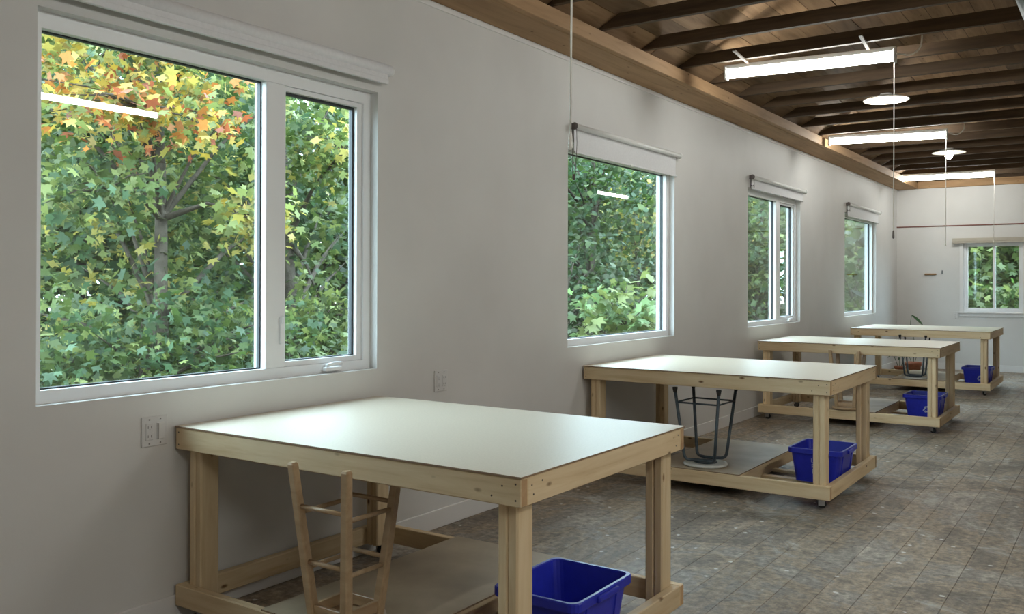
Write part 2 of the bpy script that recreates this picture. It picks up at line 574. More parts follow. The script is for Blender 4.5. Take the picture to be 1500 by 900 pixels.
for i in range(int(ROOM_X / PW) + 1):
    x = PW / 2 + i * PW
    if x + PW / 2 > ROOM_X + 0.01: break
    y = YB - random.random() * 3.0
    while y < YF:
        l = random.choice((3.0, 3.6, 3.6, 4.8))
        if y < YB or y + l > YF:
            y0, y1 = max(y, YB), min(y + l, YF)
            if y1 - y0 > 0.02:
                if x < 3.3 and y1 > 2:
                    b2 = bmesh.new(); plank_shape(b2, 0, 0, PW, y1 - y0)
                    link('plank', to_mesh(b2, 'plank', M['floor']), fl, Vector((x, (y0 + y1) / 2, 0)) - inv)
                else: plank_shape(rest, x, (y0 + y1) / 2, PW, y1 - y0)
        elif x < 3.3 and y + l > 2.0:
            link('plank', plank_me[l], fl, Vector((x, y + l / 2, 0)) - inv); nvis += 1
        else:
            plank_shape(rest, x, y + l / 2, PW, l)
        y += l
tag(link('remaining_planks', to_mesh(rest, 'remaining_planks', M['floor']), fl, -inv), kind='stuff')

# ---- ceiling: gable of boards over open joists
SL = math.radians(28.0)
XE, ZE = 0.285, 3.095          # eave line of the boards' underside
RIDGE = ROOM_X / 2
slope_len = (RIDGE - XE) / math.cos(SL)
bm = bmesh.new()
zr = ZE + (RIDGE - XE) * math.tan(SL)
def slab(bm, xa, za, xb, zb, t):
    vs = [bm.verts.new(p) for p in ((xa, YB - WT, za), (xb, YB - WT, zb), (xb, YF + WT, zb), (xa, YF + WT, za),
                                    (xa, YB - WT, za + t), (xb, YB - WT, zb + t), (xb, YF + WT, zb + t), (xa, YF + WT, za + t))]
    for f in ((0, 3, 2, 1), (4, 5, 6, 7), (0, 1, 5, 4), (1, 2, 6, 5), (2, 3, 7, 6), (3, 0, 4, 7)):
        bm.faces.new([vs[i] for i in f])
off = 0.024
slab(bm, -0.6, ZE - (XE + 0.6) * math.tan(SL) + off + 0.2, RIDGE, zr + off + 0.2, 0.04)
slab(bm, RIDGE, zr + off + 0.2, ROOM_X + 0.6, ZE - (XE + 0.6) * math.tan(SL) + off + 0.2, 0.04)
ce = tag(link('ceiling', to_mesh(bm, 'ceiling', M['subfloor'])), 'open timber roof with dark joists and brown boards', kind='structure')
rb_me = {}
BW = 0.158
nrow = int(slope_len / BW)
bwid = slope_len / nrow
for l in (4.6, 5.4, 6.2):
    b2 = bmesh.new(); add_box(b2, -l / 2, l / 2, -bwid / 2 + 0.002, bwid / 2 - 0.002, 0, 0.02)
    rb_me[l] = to_mesh(b2, 'roof_board', M['roofboard'])
other = bmesh.new()
for i in range(nrow):
    s = (i + 0.5) * bwid
    cx = XE + s * math.cos(SL); cz = ZE + s * math.sin(SL)
    y = YB - 0.1 - random.random() * 2
    while y < YF:
        l = random.choice((4.6, 5.4, 6.2))
        dz = random.uniform(0, 0.006)
        o = link('roof_board', rb_me[l], ce, (cx - math.sin(SL) * dz, y + l / 2, cz + dz))
        # own X (length) along world Y, board tilted with the slope
        o.rotation_euler = Matrix(((0, -math.cos(SL), -math.sin(SL)), (1, 0, 0), (0, -math.sin(SL), math.cos(SL)))).to_euler()
        y += l
    xo = ROOM_X - cx
    vs = []
    for sy, yy in ((0, YB - WT), (1, YF + WT)):
        for d in (-bwid / 2 + 0.002, bwid / 2 - 0.002):
            vs.append(other.verts.new((xo - d * math.cos(SL), yy, cz + d * math.sin(SL))))
    other.faces.new((vs[0], vs[1], vs[3], vs[2]))
tag(link('opposite_roof_boards', to_mesh(other, 'opposite_roof_boards', M['roofboard']), ce), kind='stuff')
# gable ends above the wall plates
for nm, yy in (('gable_panel', YF + 0.02), ('gable_panel', YB - 0.12)):
    b2 = bmesh.new()
    a = [b2.verts.new(p) for p in ((0, yy, ZC), (ROOM_X, yy, ZC), (ROOM_X, yy, 3.2), (RIDGE, yy, zr + 0.25), (0, yy, 3.2))]
    c = [b2.verts.new((v.co.x, yy + 0.1, v.co.z)) for v in a]
    b2.faces.new(a); b2.faces.new(list(reversed(c)))
    for k in range(5): b2.faces.new((a[k], c[k], c[(k + 1) % 5], a[(k + 1) % 5]))
    link(nm, to_mesh(b2, nm, M['joist']), ce)
# wall-plate beams
BX = 0.335
tag(board('eave_beam', -0.02, BX - 0.05, YB, YF, ZC, ZC + 0.112, 'y', M['beam'], ce, 0.004), 'brown beam lying along the top of the window wall')
board('eave_beam_facing', BX - 0.05, BX, YB, YF, ZC + 0.002, ZC + 0.100, 'y', M['beam'], ce, 0.003)
board('eave_beam', ROOM_X - BX, ROOM_X + 0.02, YB, YF, ZC, ZC + 0.112, 'y', M['beam'], ce, 0.004)
board('end_beam', BX, ROOM_X - BX, YF - 0.05, YF + 0.02, ZC, ZC + 0.112, 'x', M['beam'], ce, 0.003)
# blocking that closes the eave behind the boards
board('eave_blocking', -0.12, 0.05, YB, YF, ZC + 0.112, ZC + 0.3, 'y', M['beam'], ce, 0.003)
# joists with ends cut to the roof slope
JZ0, JZ1 = 3.092, 3.182
b2 = bmesh.new()
x0b = XE + (JZ0 - ZE) / math.tan(SL) + 0.004; x0t = XE + (JZ1 - ZE) / math.tan(SL) + 0.004
prof = [(x0b, JZ0), (ROOM_X - x0b, JZ0), (ROOM_X - x0t, JZ1), (x0t, JZ1)]
mx_, mz_ = ROOM_X / 2, (JZ0 + JZ1) / 2
va = [b2.verts.new((x - mx_, -0.019, z - mz_)) for x, z in prof]
vb = [b2.verts.new((x - mx_, 0.019, z - mz_)) for x, z in prof]
b2.faces.new(va); b2.faces.new(list(reversed(vb)))
for k in range(4): b2.faces.new((va[k], vb[k], vb[(k + 1) % 4], va[(k + 1) % 4]))
bmesh.ops.recalc_face_normals(b2, faces=list(b2.faces))
jme = to_mesh(b2, 'joist', M['joist'])
for k in range(-11, 18):
    y = 4.70 + 0.645 * k
    link('joist', jme, ce, (mx_, y, mz_))

# ------------------------------------------------------------------ windows
def rect_ring(bm, axis, a0, a1, b0, b1, w, d0, d1):
    """picture-frame ring; axis 'x': plane normal x, a=y, b=z; axis 'y': a=x, b=z"""
    def bx(p0, p1, q0, q1):
        if axis == 'x': add_box(bm, d0, d1, p0, p1, q0, q1)
        else: add_box(bm, p0, p1, d0, d1, q0, q1)
    wl, wr, wb, wt = w if isinstance(w, (list, tuple)) else (w,) * 4
    bx(a0, a0 + wl, b0, b1)
    bx(a1 - wr, a1, b0, b1)
    bx(a0 + wl, a1 - wr, b0, b0 + wb)
    bx(a0 + wl, a1 - wr, b1 - wt, b1)

def pane(parent, y0, y1, z0, z1, xc):
    o = box_obj('pane', xc - 0.003, xc + 0.003, y0, y1, z0, z1, M['glass'], parent)
    return o

FRX0, FRX1, GX = -0.135, -0.052, -0.100
def wall_window(n, y0, y1, mull, label):
    bm = bmesh.new()
    rect_ring(bm, 'x', y0, y1, ZS, ZT, (0.042, 0.05, 0.048, 0.062), FRX0, FRX1)
    w = tag(link('window_%d' % n, to_mesh(bm, 'window_frame', M['vinyl'])), label, kind='structure')
    zi0, zi1 = ZS + 0.048, ZT - 0.062
    yi0, yi1 = y0 + 0.042, y1 - 0.05
    if mull:
        m0, m1 = mull
        box_obj('mullion', FRX0, FRX1, m0, m1, zi0, zi1, M['vinyl'], w, 0.003)
        # fixed light: glazing stop and pane
        bm = bmesh.new(); rect_ring(bm, 'x', yi0, m0, zi0, zi1, 0.006, GX - 0.01, GX + 0.012)
        link('glazing_gasket', to_mesh(bm, 'glazing_gasket', M['gasket']), w)
        pane(w, yi0 + 0.004, m0 - 0.004, zi0 + 0.004, zi1 - 0.004, GX)
        # casement sash
        bm = bmesh.new(); rect_ring(bm, 'x', m1 + 0.001, yi1 - 0.001, zi0 + 0.001, zi1 - 0.001, (0.012, 0.034, 0.024, 0.022), -0.125, -0.066)
        s = link('sash', to_mesh(bm, 'sash', M['vinyl']), w)
        bm = bmesh.new(); rect_ring(bm, 'x', m1 + 0.013, yi1 - 0.035, zi0 + 0.025, zi1 - 0.023, (0.005, 0.012, 0.005, 0.012), GX - 0.012, GX + 0.010)
        link('glazing_gasket', to_mesh(bm, 'glazing_gasket', M['gasket']), s)
        pane(s, m1 + 0.016, yi1 - 0.046, zi0 + 0.028, zi1 - 0.034, GX)
        # crank operator and lock lever
        cy = (m1 + yi1) / 2 + 0.03
        bm = bmesh.new()
        add_box(bm, FRX1, FRX1 + 0.030, cy - 0.055, cy + 0.055, ZS + 0.008, ZS + 0.030)
        bevel(bm, 0.005, 2)
        ch = link('crank_base', to_mesh(bm, 'crank_base', M['vinyl']), w)
        bm = bmesh.new()
        add_tube(bm, bend([(FRX1 + 0.018, cy - 0.045, ZS + 0.036), (FRX1 + 0.032, cy - 0.01, ZS + 0.048), (FRX1 + 0.03, cy + 0.05, ZS + 0.044)], 0.02), [0.009] * 8, 8)
        link('crank_handle', to_mesh(bm, 'crank_handle', M['vinyl']), w)
        bm = bmesh.new()
        add_box(bm, FRX1, FRX1 + 0.012, m1 - 0.036, m1 - 0.022, ZS + 0.16, ZS + 0.285)
        add_box(bm, FRX1 + 0.008, FRX1 + 0.024, m1 - 0.034, m1 - 0.018, ZS + 0.255, ZS + 0.29)
        bevel(bm, 0.003)
        link('lock_lever', to_mesh(bm, 'lock_lever', M['vinyl']), w)
    else:
        bm = bmesh.new(); rect_ring(bm, 'x', yi0, yi1, zi0, zi1, 0.006, GX - 0.01, GX + 0.012)
        link('glazing_gasket', to_mesh(bm, 'glazing_gasket', M['gasket']), w)
        pane(w, yi0 + 0.004, yi1 - 0.004, zi0 + 0.004, zi1 - 0.004, GX)
    return w

wall_window(1, *OPEN[0], (2.800, 2.915), 'large white vinyl window nearest the camera, fixed light and casement')
wall_window(2, *OPEN[1], None, 'second window along the wall, single large pane')
wall_window(3, *OPEN[2], (10.09, 10.23), 'third window along the wall, fixed light and narrow casement')
wall_window(4, *OPEN[3], None, 'last window along the wall before the corner')
# far sliding window
bm = bmesh.new()
rect_ring(bm, 'y', FWX0, FWX1, FWZ0, FWZ1, (0.03, 0.03, 0.035, 0.03), YF + 0.02, YF + 0.10)
w5 = tag(link('window_5', to_mesh(bm, 'window_frame', M['vinyl'])), 'small white sliding window in the end wall', kind='structure')
xm = 1.455
for a, b, yy in ((FWX0 + 0.03, xm + 0.018, YF + 0.065), (xm - 0.018, FWX1 - 0.03, YF + 0.04)):
    bm = bmesh.new(); rect_ring(bm, 'y', a, b, FWZ0 + 0.035, FWZ1 - 0.03, 0.03, yy - 0.012, yy + 0.012)
    s = link('sash', to_mesh(bm, 'sash', M['vinyl']), w5)
    box_obj('pane', a + 0.028, b - 0.028, yy - 0.003, yy + 0.003, FWZ0 + 0.063, FWZ1 - 0.058, M['glass'], s)
bm = bmesh.new()
rect_ring(bm, 'y', FWX0 - 0.055, FWX1 + 0.055, FWZ0 - 0.07, FWZ1 + 0.05, (0.055, 0.055, 0.07, 0.05), YF - 0.016, YF - 0.001)
bevel(bm, 0.002)
link('casing', to_mesh(bm, 'casing', M['trimwhite']), w5)
box_obj('sill', FWX0 - 0.075, FWX1 + 0.075, YF - 0.035, YF - 0.001, FWZ0 - 0.022, FWZ0 - 0.001, M['trimwhite'], w5, 0.003)
# valance over the far window
va_ = empty('window_valance', (1.46, YF, 2.056))
tag(va_, 'beige wooden valance above the small end-wall window', 'valance')
box_obj('front_board', -0.6, 0.6, -0.075, -0.060, 0.0, 0.08, M['valance'], va_, 0.002)
box_obj('top_board', -0.6, 0.6, -0.060, -0.003, 0.066, 0.08, M['valance'], va_, 0.002)
box_obj('end_board', -0.6, -0.588, -0.060, -0.003, 0.0, 0.066, M['valance'], va_, 0.001)
box_obj('end_board', 0.588, 0.6, -0.060, -0.003, 0.0, 0.066, M['valance'], va_, 0.001)
box_obj('batten', -0.6, 0.6, -0.082, -0.075, 0.03, 0.045, M['valance'], va_, 0.001)

# ------------------------------------------------------------------ roller blinds
def roller_blind(y0, y1, zc, drop, label, rolled=False, chain=0.0):
    b = empty('roller_blind', (0, (y0 + y1) / 2, zc))
    tag(b, label, 'blind', 'white roller blinds above the windows')
    h = (y1 - y0) / 2
    r = 0.030 if rolled else 0.020
    xo = 0.034
    tube_obj('roller', [(xo, -h, 0), (xo, h, 0)], r, M['fabric'] if rolled else M['metalwhite'], b, 16)
    if rolled:
        # flap of fabric and weighted hem bar under the roll
        bm = bmesh.new(); add_box(bm, xo + 0.012, xo + 0.016, -h + 0.02, h - 0.03, -0.052, -0.012)
        link('fabric', to_mesh(bm, 'fabric', M['fabric']), b)
        bm = bmesh.new(); add_box(bm, xo + 0.004, xo + 0.024, -h + 0.02, h - 0.03, -0.076, -0.050); bevel(bm, 0.004, 2)
        link('hem_bar', to_mesh(bm, 'hem_bar', M['fabric']), b)
    else:
        # slightly wavy fabric sheet with thickness
        bm = bmesh.new()
        n = 24
        rows = []
        for sx in (0.0, 0.0015):
            rr = []
            for j in range(4):
                z = -0.005 - (drop - 0.005) * j / 3
                rr.append([bm.verts.new((xo - r + 0.001 + sx + 0.003 * math.sin(i * 0.9 + j) * (j / 3), -h + 0.012 + (2 * h - 0.05) * i / n, z)) for i in range(n + 1)])
            rows.append(rr)
        for s, rr in enumerate(rows):
            for j in range(3):
                for i in range(n):
                    q = [rr[j][i], rr[j][i + 1], rr[j + 1][i + 1], rr[j + 1][i]]
                    f = bm.faces.new(q if s else list(reversed(q))); f.smooth = True
        link('fabric', to_mesh(bm, 'fabric', M['fabric']), b)
        bm = bmesh.new(); add_box(bm, xo - r - 0.005, xo - r + 0.009, -h + 0.018, h - 0.018, -drop - 0.014, -drop); bevel(bm, 0.003)
        link('hem_bar', to_mesh(bm, 'hem_bar', M['fabric']), b)
        bm = bmesh.new(); add_box(bm, xo - r + 0.007, xo - r + 0.016, -0.02, 0.02, -drop - 0.020, -drop - 0.004); bevel(bm, 0.003)
        link('pull_tab', to_mesh(bm, 'pull_tab', M['metalwhite']), b)
    for s in (-1, 1):
        bm = bmesh.new()
        lathe(bm, [(0.010, 0), (0.024, 0.001), (0.026, 0.010), (0.02, 0.015), (0.01, 0.016)], 18)
        o = link('bracket', to_mesh(bm, 'bracket', M['bracket'] if (s < 0 and not rolled) else M['metalwhite']), b, (xo, s * (h + 0.001), 0), (-s * PI / 2, 0, 0))
        box_obj('bracket_arm', 0.0, xo, s * (h + 0.006) - 0.005, s * (h + 0.006) + 0.005, -0.02, 0.02, M['bracket'] if (s < 0 and not rolled) else M['metalwhite'], b)
    if chain:
        bm = bmesh.new()
        yy = -h - 0.010
        pts = [(xo + 0.016, yy, 0), (xo + 0.020, yy, -0.12), (xo + 0.012, yy - 0.006, -chain + 0.02), (xo, yy - 0.008, -chain), (xo - 0.012, yy - 0.004, -chain + 0.02), (xo - 0.018, yy, -0.12), (xo - 0.016, yy, 0)]
        add_tube(bm, bend(pts, 0.03), [0.0022] * 32, 6)
        link('bead_chain', to_mesh(bm, 'bead_chain', M['bracket']), b)
        if chain > 0.2:
            bm = bmesh.new(); lathe(bm, [(0.004, -0.022), (0.011, -0.018), (0.012, 0.012), (0.004, 0.022)], 12)
            link('chain_weight', to_mesh(bm, 'chain_weight', M['bracket']), b, (xo, yy - 0.008, -chain))
    return b

roller_blind(1.69, 3.545, 2.500, 0, 'rolled-up white blind over the nearest window', rolled=True)
roller_blind(5.47, 7.245, 2.492, 0.170, 'white roller blind with bead chain over the second window', chain=0.36)
roller_blind(9.08, 10.90, 2.492, 0.105, 'white roller blind over the third window, shortest drop', chain=0.1)
roller_blind(12.93, 14.83, 2.500, 0.155, 'white roller blind over the last window before the corner', chain=0.1)

# ------------------------------------------------------------------ sockets
def socket(y, z, label, left='duplex', right='rocker', wid=0.116, axis='x', x=0.0, double=True):
    s = empty('wall_socket', (0, y, z) if axis == 'x' else (x, YF, z), 0 if axis == 'x' else -PI / 2)
    tag(s, label, 'socket')
    bm = bmesh.new(); add_box(bm, 0.0, 0.007, -wid / 2, wid / 2, -0.06, 0.06); bevel(bm, 0.003, 2)
    link('cover_plate', to_mesh(bm, 'cover_plate', M['plate']), s)
    cols = ((-0.025, left), (0.025, right)) if double else ((0.0, left),)
    for yo, kind in cols:
        bm = bmesh.new(); add_box(bm, 0.005, 0.010, yo - 0.017, yo + 0.017, -0.034, 0.034); bevel(bm, 0.002)
        d = link('receptacle' if kind == 'duplex' else 'rocker_switch', to_mesh(bm, 'insert', M['plate']), s)
        if kind == 'duplex':
            for zo in (-0.018, 0.018):
                for yy in (-0.007, 0.007):
                    box_obj('slot', 0.0095, 0.0106, yo + yy - 0.0014, yo + yy + 0.0014, zo - 0.005, zo + 0.005, M['slot'], d)
                box_obj('slot', 0.0095, 0.0106, yo - 0.002, yo + 0.002, zo - 0.012, zo - 0.008, M['slot'], d)
        else:
            bm = bmesh.new()
            v = [bm.verts.new(p) for p in ((0.010, yo - 0.014, -0.031), (0.010, yo + 0.014, -0.031), (0.010, yo + 0.014, 0.031), (0.010, yo - 0.014, 0.031),
                                           (0.018, yo - 0.014, -0.031), (0.011, yo + 0.014, -0.031), (0.011, yo + 0.014, 0.031), (0.018, yo - 0.014, 0.031))]
            for f in ((0, 3, 2, 1), (4, 5, 6, 7), (0, 1, 5, 4), (1, 2, 6, 5), (2, 3, 7, 6), (3, 0, 4, 7)):
                bm.faces.new([v[i] for i in f])
            link('paddle', to_mesh(bm, 'paddle', M['plate']), d)
    for zo in (-0.048, 0.048):
        for yo, _ in cols:
            box_obj('plate_screw', 0.0065, 0.008, yo - 0.003, yo + 0.003, zo - 0.003, zo + 0.003, M['slot'], s)
    return s
socket(2.188, 0.789, 'white double socket plate under the nearest window, left of the front table')
socket(4.018, 0.832, 'white double socket plate on the bare wall between first and second windows', right='duplex')
socket(0, 0.887, 'small white socket plate on the end wall beside the sliding window', axis='y', x=0.90, double=False, wid=0.072)

# small things on the far wall
pg = empty('wooden_peg', (0.525, YF, 1.556)); tag(pg, 'short orange-brown wooden stick fixed flat on the end wall', 'peg')
bm = bmesh.new(); add_tube(bm, [(-0.09, -0.016, 0), (-0.085, -0.016, 0), (0.085, -0.016, 0), (0.09, -0.016, 0)], [0.008, 0.014, 0.014, 0.008], 10)
link('stick', to_mesh(bm, 'stick', M['peg']), pg)
box_obj('clip', -0.05, -0.04, -0.012, 0, -0.008, 0.008, M['zinc'], pg)
box_obj('clip', 0.04, 0.05, -0.012, 0, -0.008, 0.008, M['zinc'], pg)
hk = empty('wall_hook', (0.70, YF, 1.59)); tag(hk, 'tiny grey hook on the end wall between peg and window', 'hook')
box_obj('back_plate', -0.009, 0.009, -0.004, 0, -0.03, 0.03, M['duct'], hk, 0.001)
tube_obj('prong', bend([(0, -0.003, 0.01), (0, -0.03, -0.005), (0, -0.035, 0.02)], 0.01), 0.004, M['duct'], hk, 6)

# ------------------------------------------------------------------ ceiling lights
def tube_light(p0, p1, label, cord=0.0, z=2.985, cable=False, glow='tube', knob='cord', wide=0.8):
    """wrap-around strip fixture from p0 to p1 hung tight under the joists"""
    a = Vector((*p0, 0)); b = Vector((*p1, 0)); d = b - a
    ln = d.length
    e = empty('tube_light', ((a + b) / 2 + Vector((0, 0, z))), math.atan2(d.y, d.x))
    tag(e, label, 'ceiling light', 'white strip lights under the joists')
    h = ln / 2
    top = 3.09 - z
    box_obj('housing', -h, h, -0.03, 0.03, 0.070, top, M['metalwhite'], e, 0.004)
    bm = bmesh.new()
    prof = [(-0.035, 0.070)] + [(0.047 * math.cos(PI + PI * k / 8), 0.022 + 0.036 * math.sin(PI + PI * k / 8)) for k in range(9)] + [(0.035, 0.070)]
    prof = [(y * wide, 0.07 - (0.07 - zz) * wide) for y, zz in prof]
    r0 = [bm.verts.new((-h + 0.02, y, zz)) for y, zz in prof]
    r1 = [bm.verts.new((h - 0.02, y, zz)) for y, zz in prof]
    for k in range(len(prof) - 1):
        bm.faces.new((r0[k], r0[k + 1], r1[k + 1], r1[k]))
    bm.faces.new(r0); bm.faces.new(list(reversed(r1)))
    bmesh.ops.recalc_face_normals(bm, faces=list(bm.faces))
    link('diffuser', to_mesh(bm, 'diffuser', M[glow]), e)
    for s in (-1, 1):
        box_obj('end_cap', s * h - 0.02 if s > 0 else -h, h if s > 0 else -h + 0.02, -0.040, 0.040, -0.008, top - 0.012, M['metalwhite'], e, 0.006)
    if cord:
        ct = tube_obj('pull_cord', [(h - 0.015, 0, -0.01), (h - 0.017, 0.001, -cord / 2), (h - 0.02, 0, -cord)], 0.0034, M['cord'], e, 6)
        bm = bmesh.new(); lathe(bm, [(0.003, 0.03), (0.006, 0.022), (0.008, -0.022), (0.004, -0.03)], 10)
        link('cord_knob', to_mesh(bm, 'cord_knob', M[knob]), ct, (h - 0.02, 0, -cord - 0.02))
    if label.startswith('nearest and'):
        for sx in (-0.7, 0.7): box_obj('mounting_strap', sx * h - 0.011, sx * h + 0.011, -0.46, 0.46, top - 0.010, top + 0.0015, M['joist'], e)
    if cable:
        tube_obj('power_cable', bend([(h - 0.01, 0, 0.06), (h + 0.10, 0.0, 0.03), (h + 0.16, 0, 0.08), (h + 0.17, 0.0, 0.20)], 0.07), 0.006, M['cord'], e, 6)
    return e
tube_light((0.49, 2.55), (1.72, 2.60), 'strip light just above the view, its white pull cord hangs beside the second window', cord=1.10, glow='tubeoff')
tube_light((0.635, 6.75), (1.865, 6.88), 'nearest and longest-looking of the three glowing strip lights', cord=1.22, cable=True, knob='bracket')
tube_light((0.385, 10.60), (1.60, 10.82), 'middle one of the three glowing strip lights', cord=1.12, cable=True)
tube_light((0.32, 14.98), (1.60, 15.06), 'farthest of the three glowing strip lights, beside the end wall', cord=0.95)
for (xa, ya), (xb, yb), nm in (((4.47, 4.14), (4.46, 5.36), 'strip light on the far side of the room, mirrored in the nearest window'),
                                 ((4.47, 14.2), (4.46, 15.42), 'strip light on the far side of the room by the end wall'),
                                 ((4.47, -0.4), (4.46, 0.82), 'added fill strip light beside and behind the camera, out of view'),  # unseen fill lamp, added to brighten the camera-facing sides of the tables
                                 ((6.2, 1.6), (6.2, 2.82), 'added fill strip light along the opposite side wall, out of view')):  # another unseen lamp, added as fill for the near part of the room
    tube_light((xa, ya), (xb, yb), nm, glow='tube' if ya > 10 else 'tube2', wide=0.6)

def disc_lamp(x, y, z, label, lit):
    e = empty('disc_lamp', (x, y, z))
    tag(e, label, 'ceiling light', 'round disc lamps under the joists')
    R_ = 0.192
    bm = bmesh.new(); lathe(bm, [(0.03, 0.05), (R_ * 0.6, 0.03), (R_, 0.006), (R_ + 0.004, 0.0), (R_ - 0.002, 0.0), (R_ * 0.6, 0.024), (0.03, 0.04)], 40)
    link('dish', to_mesh(bm, 'dish', M['metalwhite']), e)
    if lit:
        bm = bmesh.new(); lathe(bm, [(0.014, 0.04), (0.022, 0.015), (0.042, -0.02), (0.044, -0.04), (0.028, -0.068), (0.004, -0.078)], 20)
        link('bulb', to_mesh(bm, 'bulb', M['bulb']), e)
    else:
        bm = bmesh.new(); lathe(bm, [(R_ - 0.004, 0.004), (R_ - 0.008, -0.004), (R_ * 0.7, -0.010), (0.004, -0.013)], 40)
        link('diffuser', to_mesh(bm, 'diffuser', M['dish']), e)
    tube_obj('stem', [(0, 0, 0.04), (0, 0, 3.092 - z)], 0.010, M['metalwhite'], e, 10)
    lathe_obj('ceiling_rose', [(0.045, 0.0), (0.05, 0.006), (0.05, 0.012)], M['metalwhite'], e, (0, 0, 3.080 - z), 20)
disc_lamp(1.445, 8.54, 3.035, 'flat white glowing disc lamp behind the nearest strip light cord', False)
disc_lamp(1.375, 12.40, 3.035, 'white dish lamp with a bright bare bulb between middle and far strip lights', True)

# heater housing at the upper right
ht = empty('unit_heater', (2.98, 6.05, 2.905)); tag(ht, 'grey metal heater housing hanging under the joists at the upper right corner', 'heater')
bm = bmesh.new()
add_tube(bm, [(0, -0.30, 0.145), (0, -0.285, 0.145), (0, 0.285, 0.145), (0, 0.30, 0.145)], [0.27, 0.285, 0.285, 0.27], 24)
for v in bm.verts: v.co.z = 0.145 + (v.co.z - 0.145) * 0.5
link('housing', to_mesh(bm, 'housing', M['duct']), ht)
for sx in (-0.12, 0.12): tube_obj('hanger_rod', [(sx, 0, 0.27), (sx, 0, 0.30)], 0.005, M['zinc'], ht, 6)
tube_obj('flue_elbow', bend([(-0.27, -0.1, 0.14), (-0.29, -0.1, 0.2), (-0.30, -0.1, 0.27)], 0.03), 0.008, M['rubber'], ht, 8)

# ================================================================== WORK TABLES
TH = 0.80
def work_table(x0, y0, W, L, rot, bin_y, label):
    t = empty('work_table', (x0, y0, 0), rot)
    tag(t, label, 'table', 'pine work tables on casters')
    T_, A_ = 0.038, 0.089
    zt = TH - 0.006
    # top sheet
    bm = bmesh.new(); add_box(bm, -0.003, W + 0.003, -0.003, L + 0.003, zt, TH)
    me = to_mesh(bm, 'tabletop', [M['mdf'], M['mdfedge']])
    for p in me.polygons:
        if abs(p.normal.z) < 0.5: p.material_index = 1
    link('tabletop', me, t)
    za0 = zt - A_
    zr0, zr1 = 0.064, 0.064 + 0.086
    aprons = []
    for nm, z0, z1 in (('apron', za0, zt - 0.0005), ('rail', zr0, zr1)):
        aprons.append(board(nm, 0, W, 0, T_, z0, z1, 'x', M['pine'], t))
        aprons.append(board(nm, 0, W, L - T_, L, z0, z1, 'x', M['pine'], t))
        aprons.append(board(nm, 0, T_, T_, L - T_, z0, z1, 'y', M['pine'], t))
        aprons.append(board(nm, W - T_, W, T_, L - T_, z0, z1, 'y', M['pine'], t))
    # legs: two boards side by side
    for ix in (0, 1):
        for iy in (0, 1):
            xa = T_ + 0.0005 if ix == 0 else W - T_ - 2 * T_ - 0.0005
            ya = T_ + 0.0005 if iy == 0 else L - T_ - A_ - 0.0005
            g = board('leg', xa, xa + T_ - 0.0006, ya, ya + A_, zr0, zt - 0.001, 'z', M['pine'], t, 0.006)
            s = board('leg_board', xa + T_, xa + 2 * T_, ya, ya + A_, zr0, zt - 0.001, 'z', M['pine'], None, 0.006)
            s.parent = g
            s.matrix_parent_inverse = Matrix.LocRotScale(g.location, g.rotation_euler, g.scale).inverted()
            # caster
            cx_ = xa + T_; cy_ = ya + (0.03 if iy == 0 else A_ - 0.03)
            bm = bmesh.new()
            add_box(bm, -0.03, 0.03, -0.03, 0.03, 0.058, 0.064)
            add_box(bm, -0.017, -0.013, -0.018, 0.022, 0.018, 0.058)
            add_box(bm, 0.013, 0.017, -0.018, 0.022, 0.018, 0.058)
            c = link('caster', to_mesh(bm, 'caster', M['zinc']), t, (cx_, cy_, 0), (0, 0, random.uniform(0, 6.28)))
            bm = bmesh.new(); add_tube(bm, [(-0.011, 0.01, 0.0255), (-0.009, 0.01, 0.0255), (0.009, 0.01, 0.0255), (0.011, 0.01, 0.0255)], [0.021, 0.025, 0.025, 0.021], 18)
            link('wheel', to_mesh(bm, 'wheel', M['rubber']), c)
    # lower shelf sheet over two cross rails
    sx0, sx1 = 0.525, 1.150
    board('cross_rail', sx0 + 0.01, sx0 + 0.01 + T_, T_, L - T_, zr0, zr1, 'y', M['pine'], t)
    board('cross_rail', sx1 - T_ - 0.002, sx1 - 0.002, T_, L - T_, zr0, zr1, 'y', M['pine'], t)
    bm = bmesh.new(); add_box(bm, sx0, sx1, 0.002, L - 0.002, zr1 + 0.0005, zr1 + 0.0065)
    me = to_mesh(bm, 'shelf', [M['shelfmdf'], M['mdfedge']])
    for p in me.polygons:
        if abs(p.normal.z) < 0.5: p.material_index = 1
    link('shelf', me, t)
    # two slats that carry the bin
    for dy in (-0.12, 0.12):
        board('slat', sx1, W - T_ - 0.0005, bin_y - y0 + dy - 0.03, bin_y - y0 + dy + 0.03, zr0, 0.083, 'x', M['pine'], t, 0.002)
    # screw heads
    bm = bmesh.new(); lathe(bm, [(0.0034, 0), (0.0034, 0.0006)], 8)
    sme = to_mesh(bm, 'screw', M['screw'])
    for (sx, sz) in ((W - 0.02, 0.02), (W - 0.02, 0.07), (W - 0.07, 0.06), (W - 0.11, 0.025), (0.02, 0.02), (0.02, 0.07)):
        link('screw', sme, t, (sx, -0.0001, za0 + sz), (PI / 2, 0, 0))
    for (sy, sz) in ((0.06, 0.06), (0.07, 0.03), (0.12, 0.065), (L - 0.06, 0.065), (L - 0.10, 0.06), (L - 0.08, 0.025)):
        link('screw', sme, t, (W + 0.0001, sy, za0 + sz), (0, PI / 2, 0))
    return t
TABLES = [(0.016, 2.278, 1.706, 1.206, -0.002, 2.84), (0.016, 5.624, 1.722, 1.245, 0.004, 6.20), (0.075, 9.121, 1.722, 1.150, -0.003, 9.74), (0.138, 12.596, 1.677, 1.38, 0.0, 13.32)]
TL = ['largest pine work table in the foreground, under the nearest window',
      'second pine work table, under the second window',
      'third pine work table, between the second table and the last one',
      'farthest pine work table, nearest the end wall']
tabs = [work_table(*p, l) for p, l in zip(TABLES, TL)]

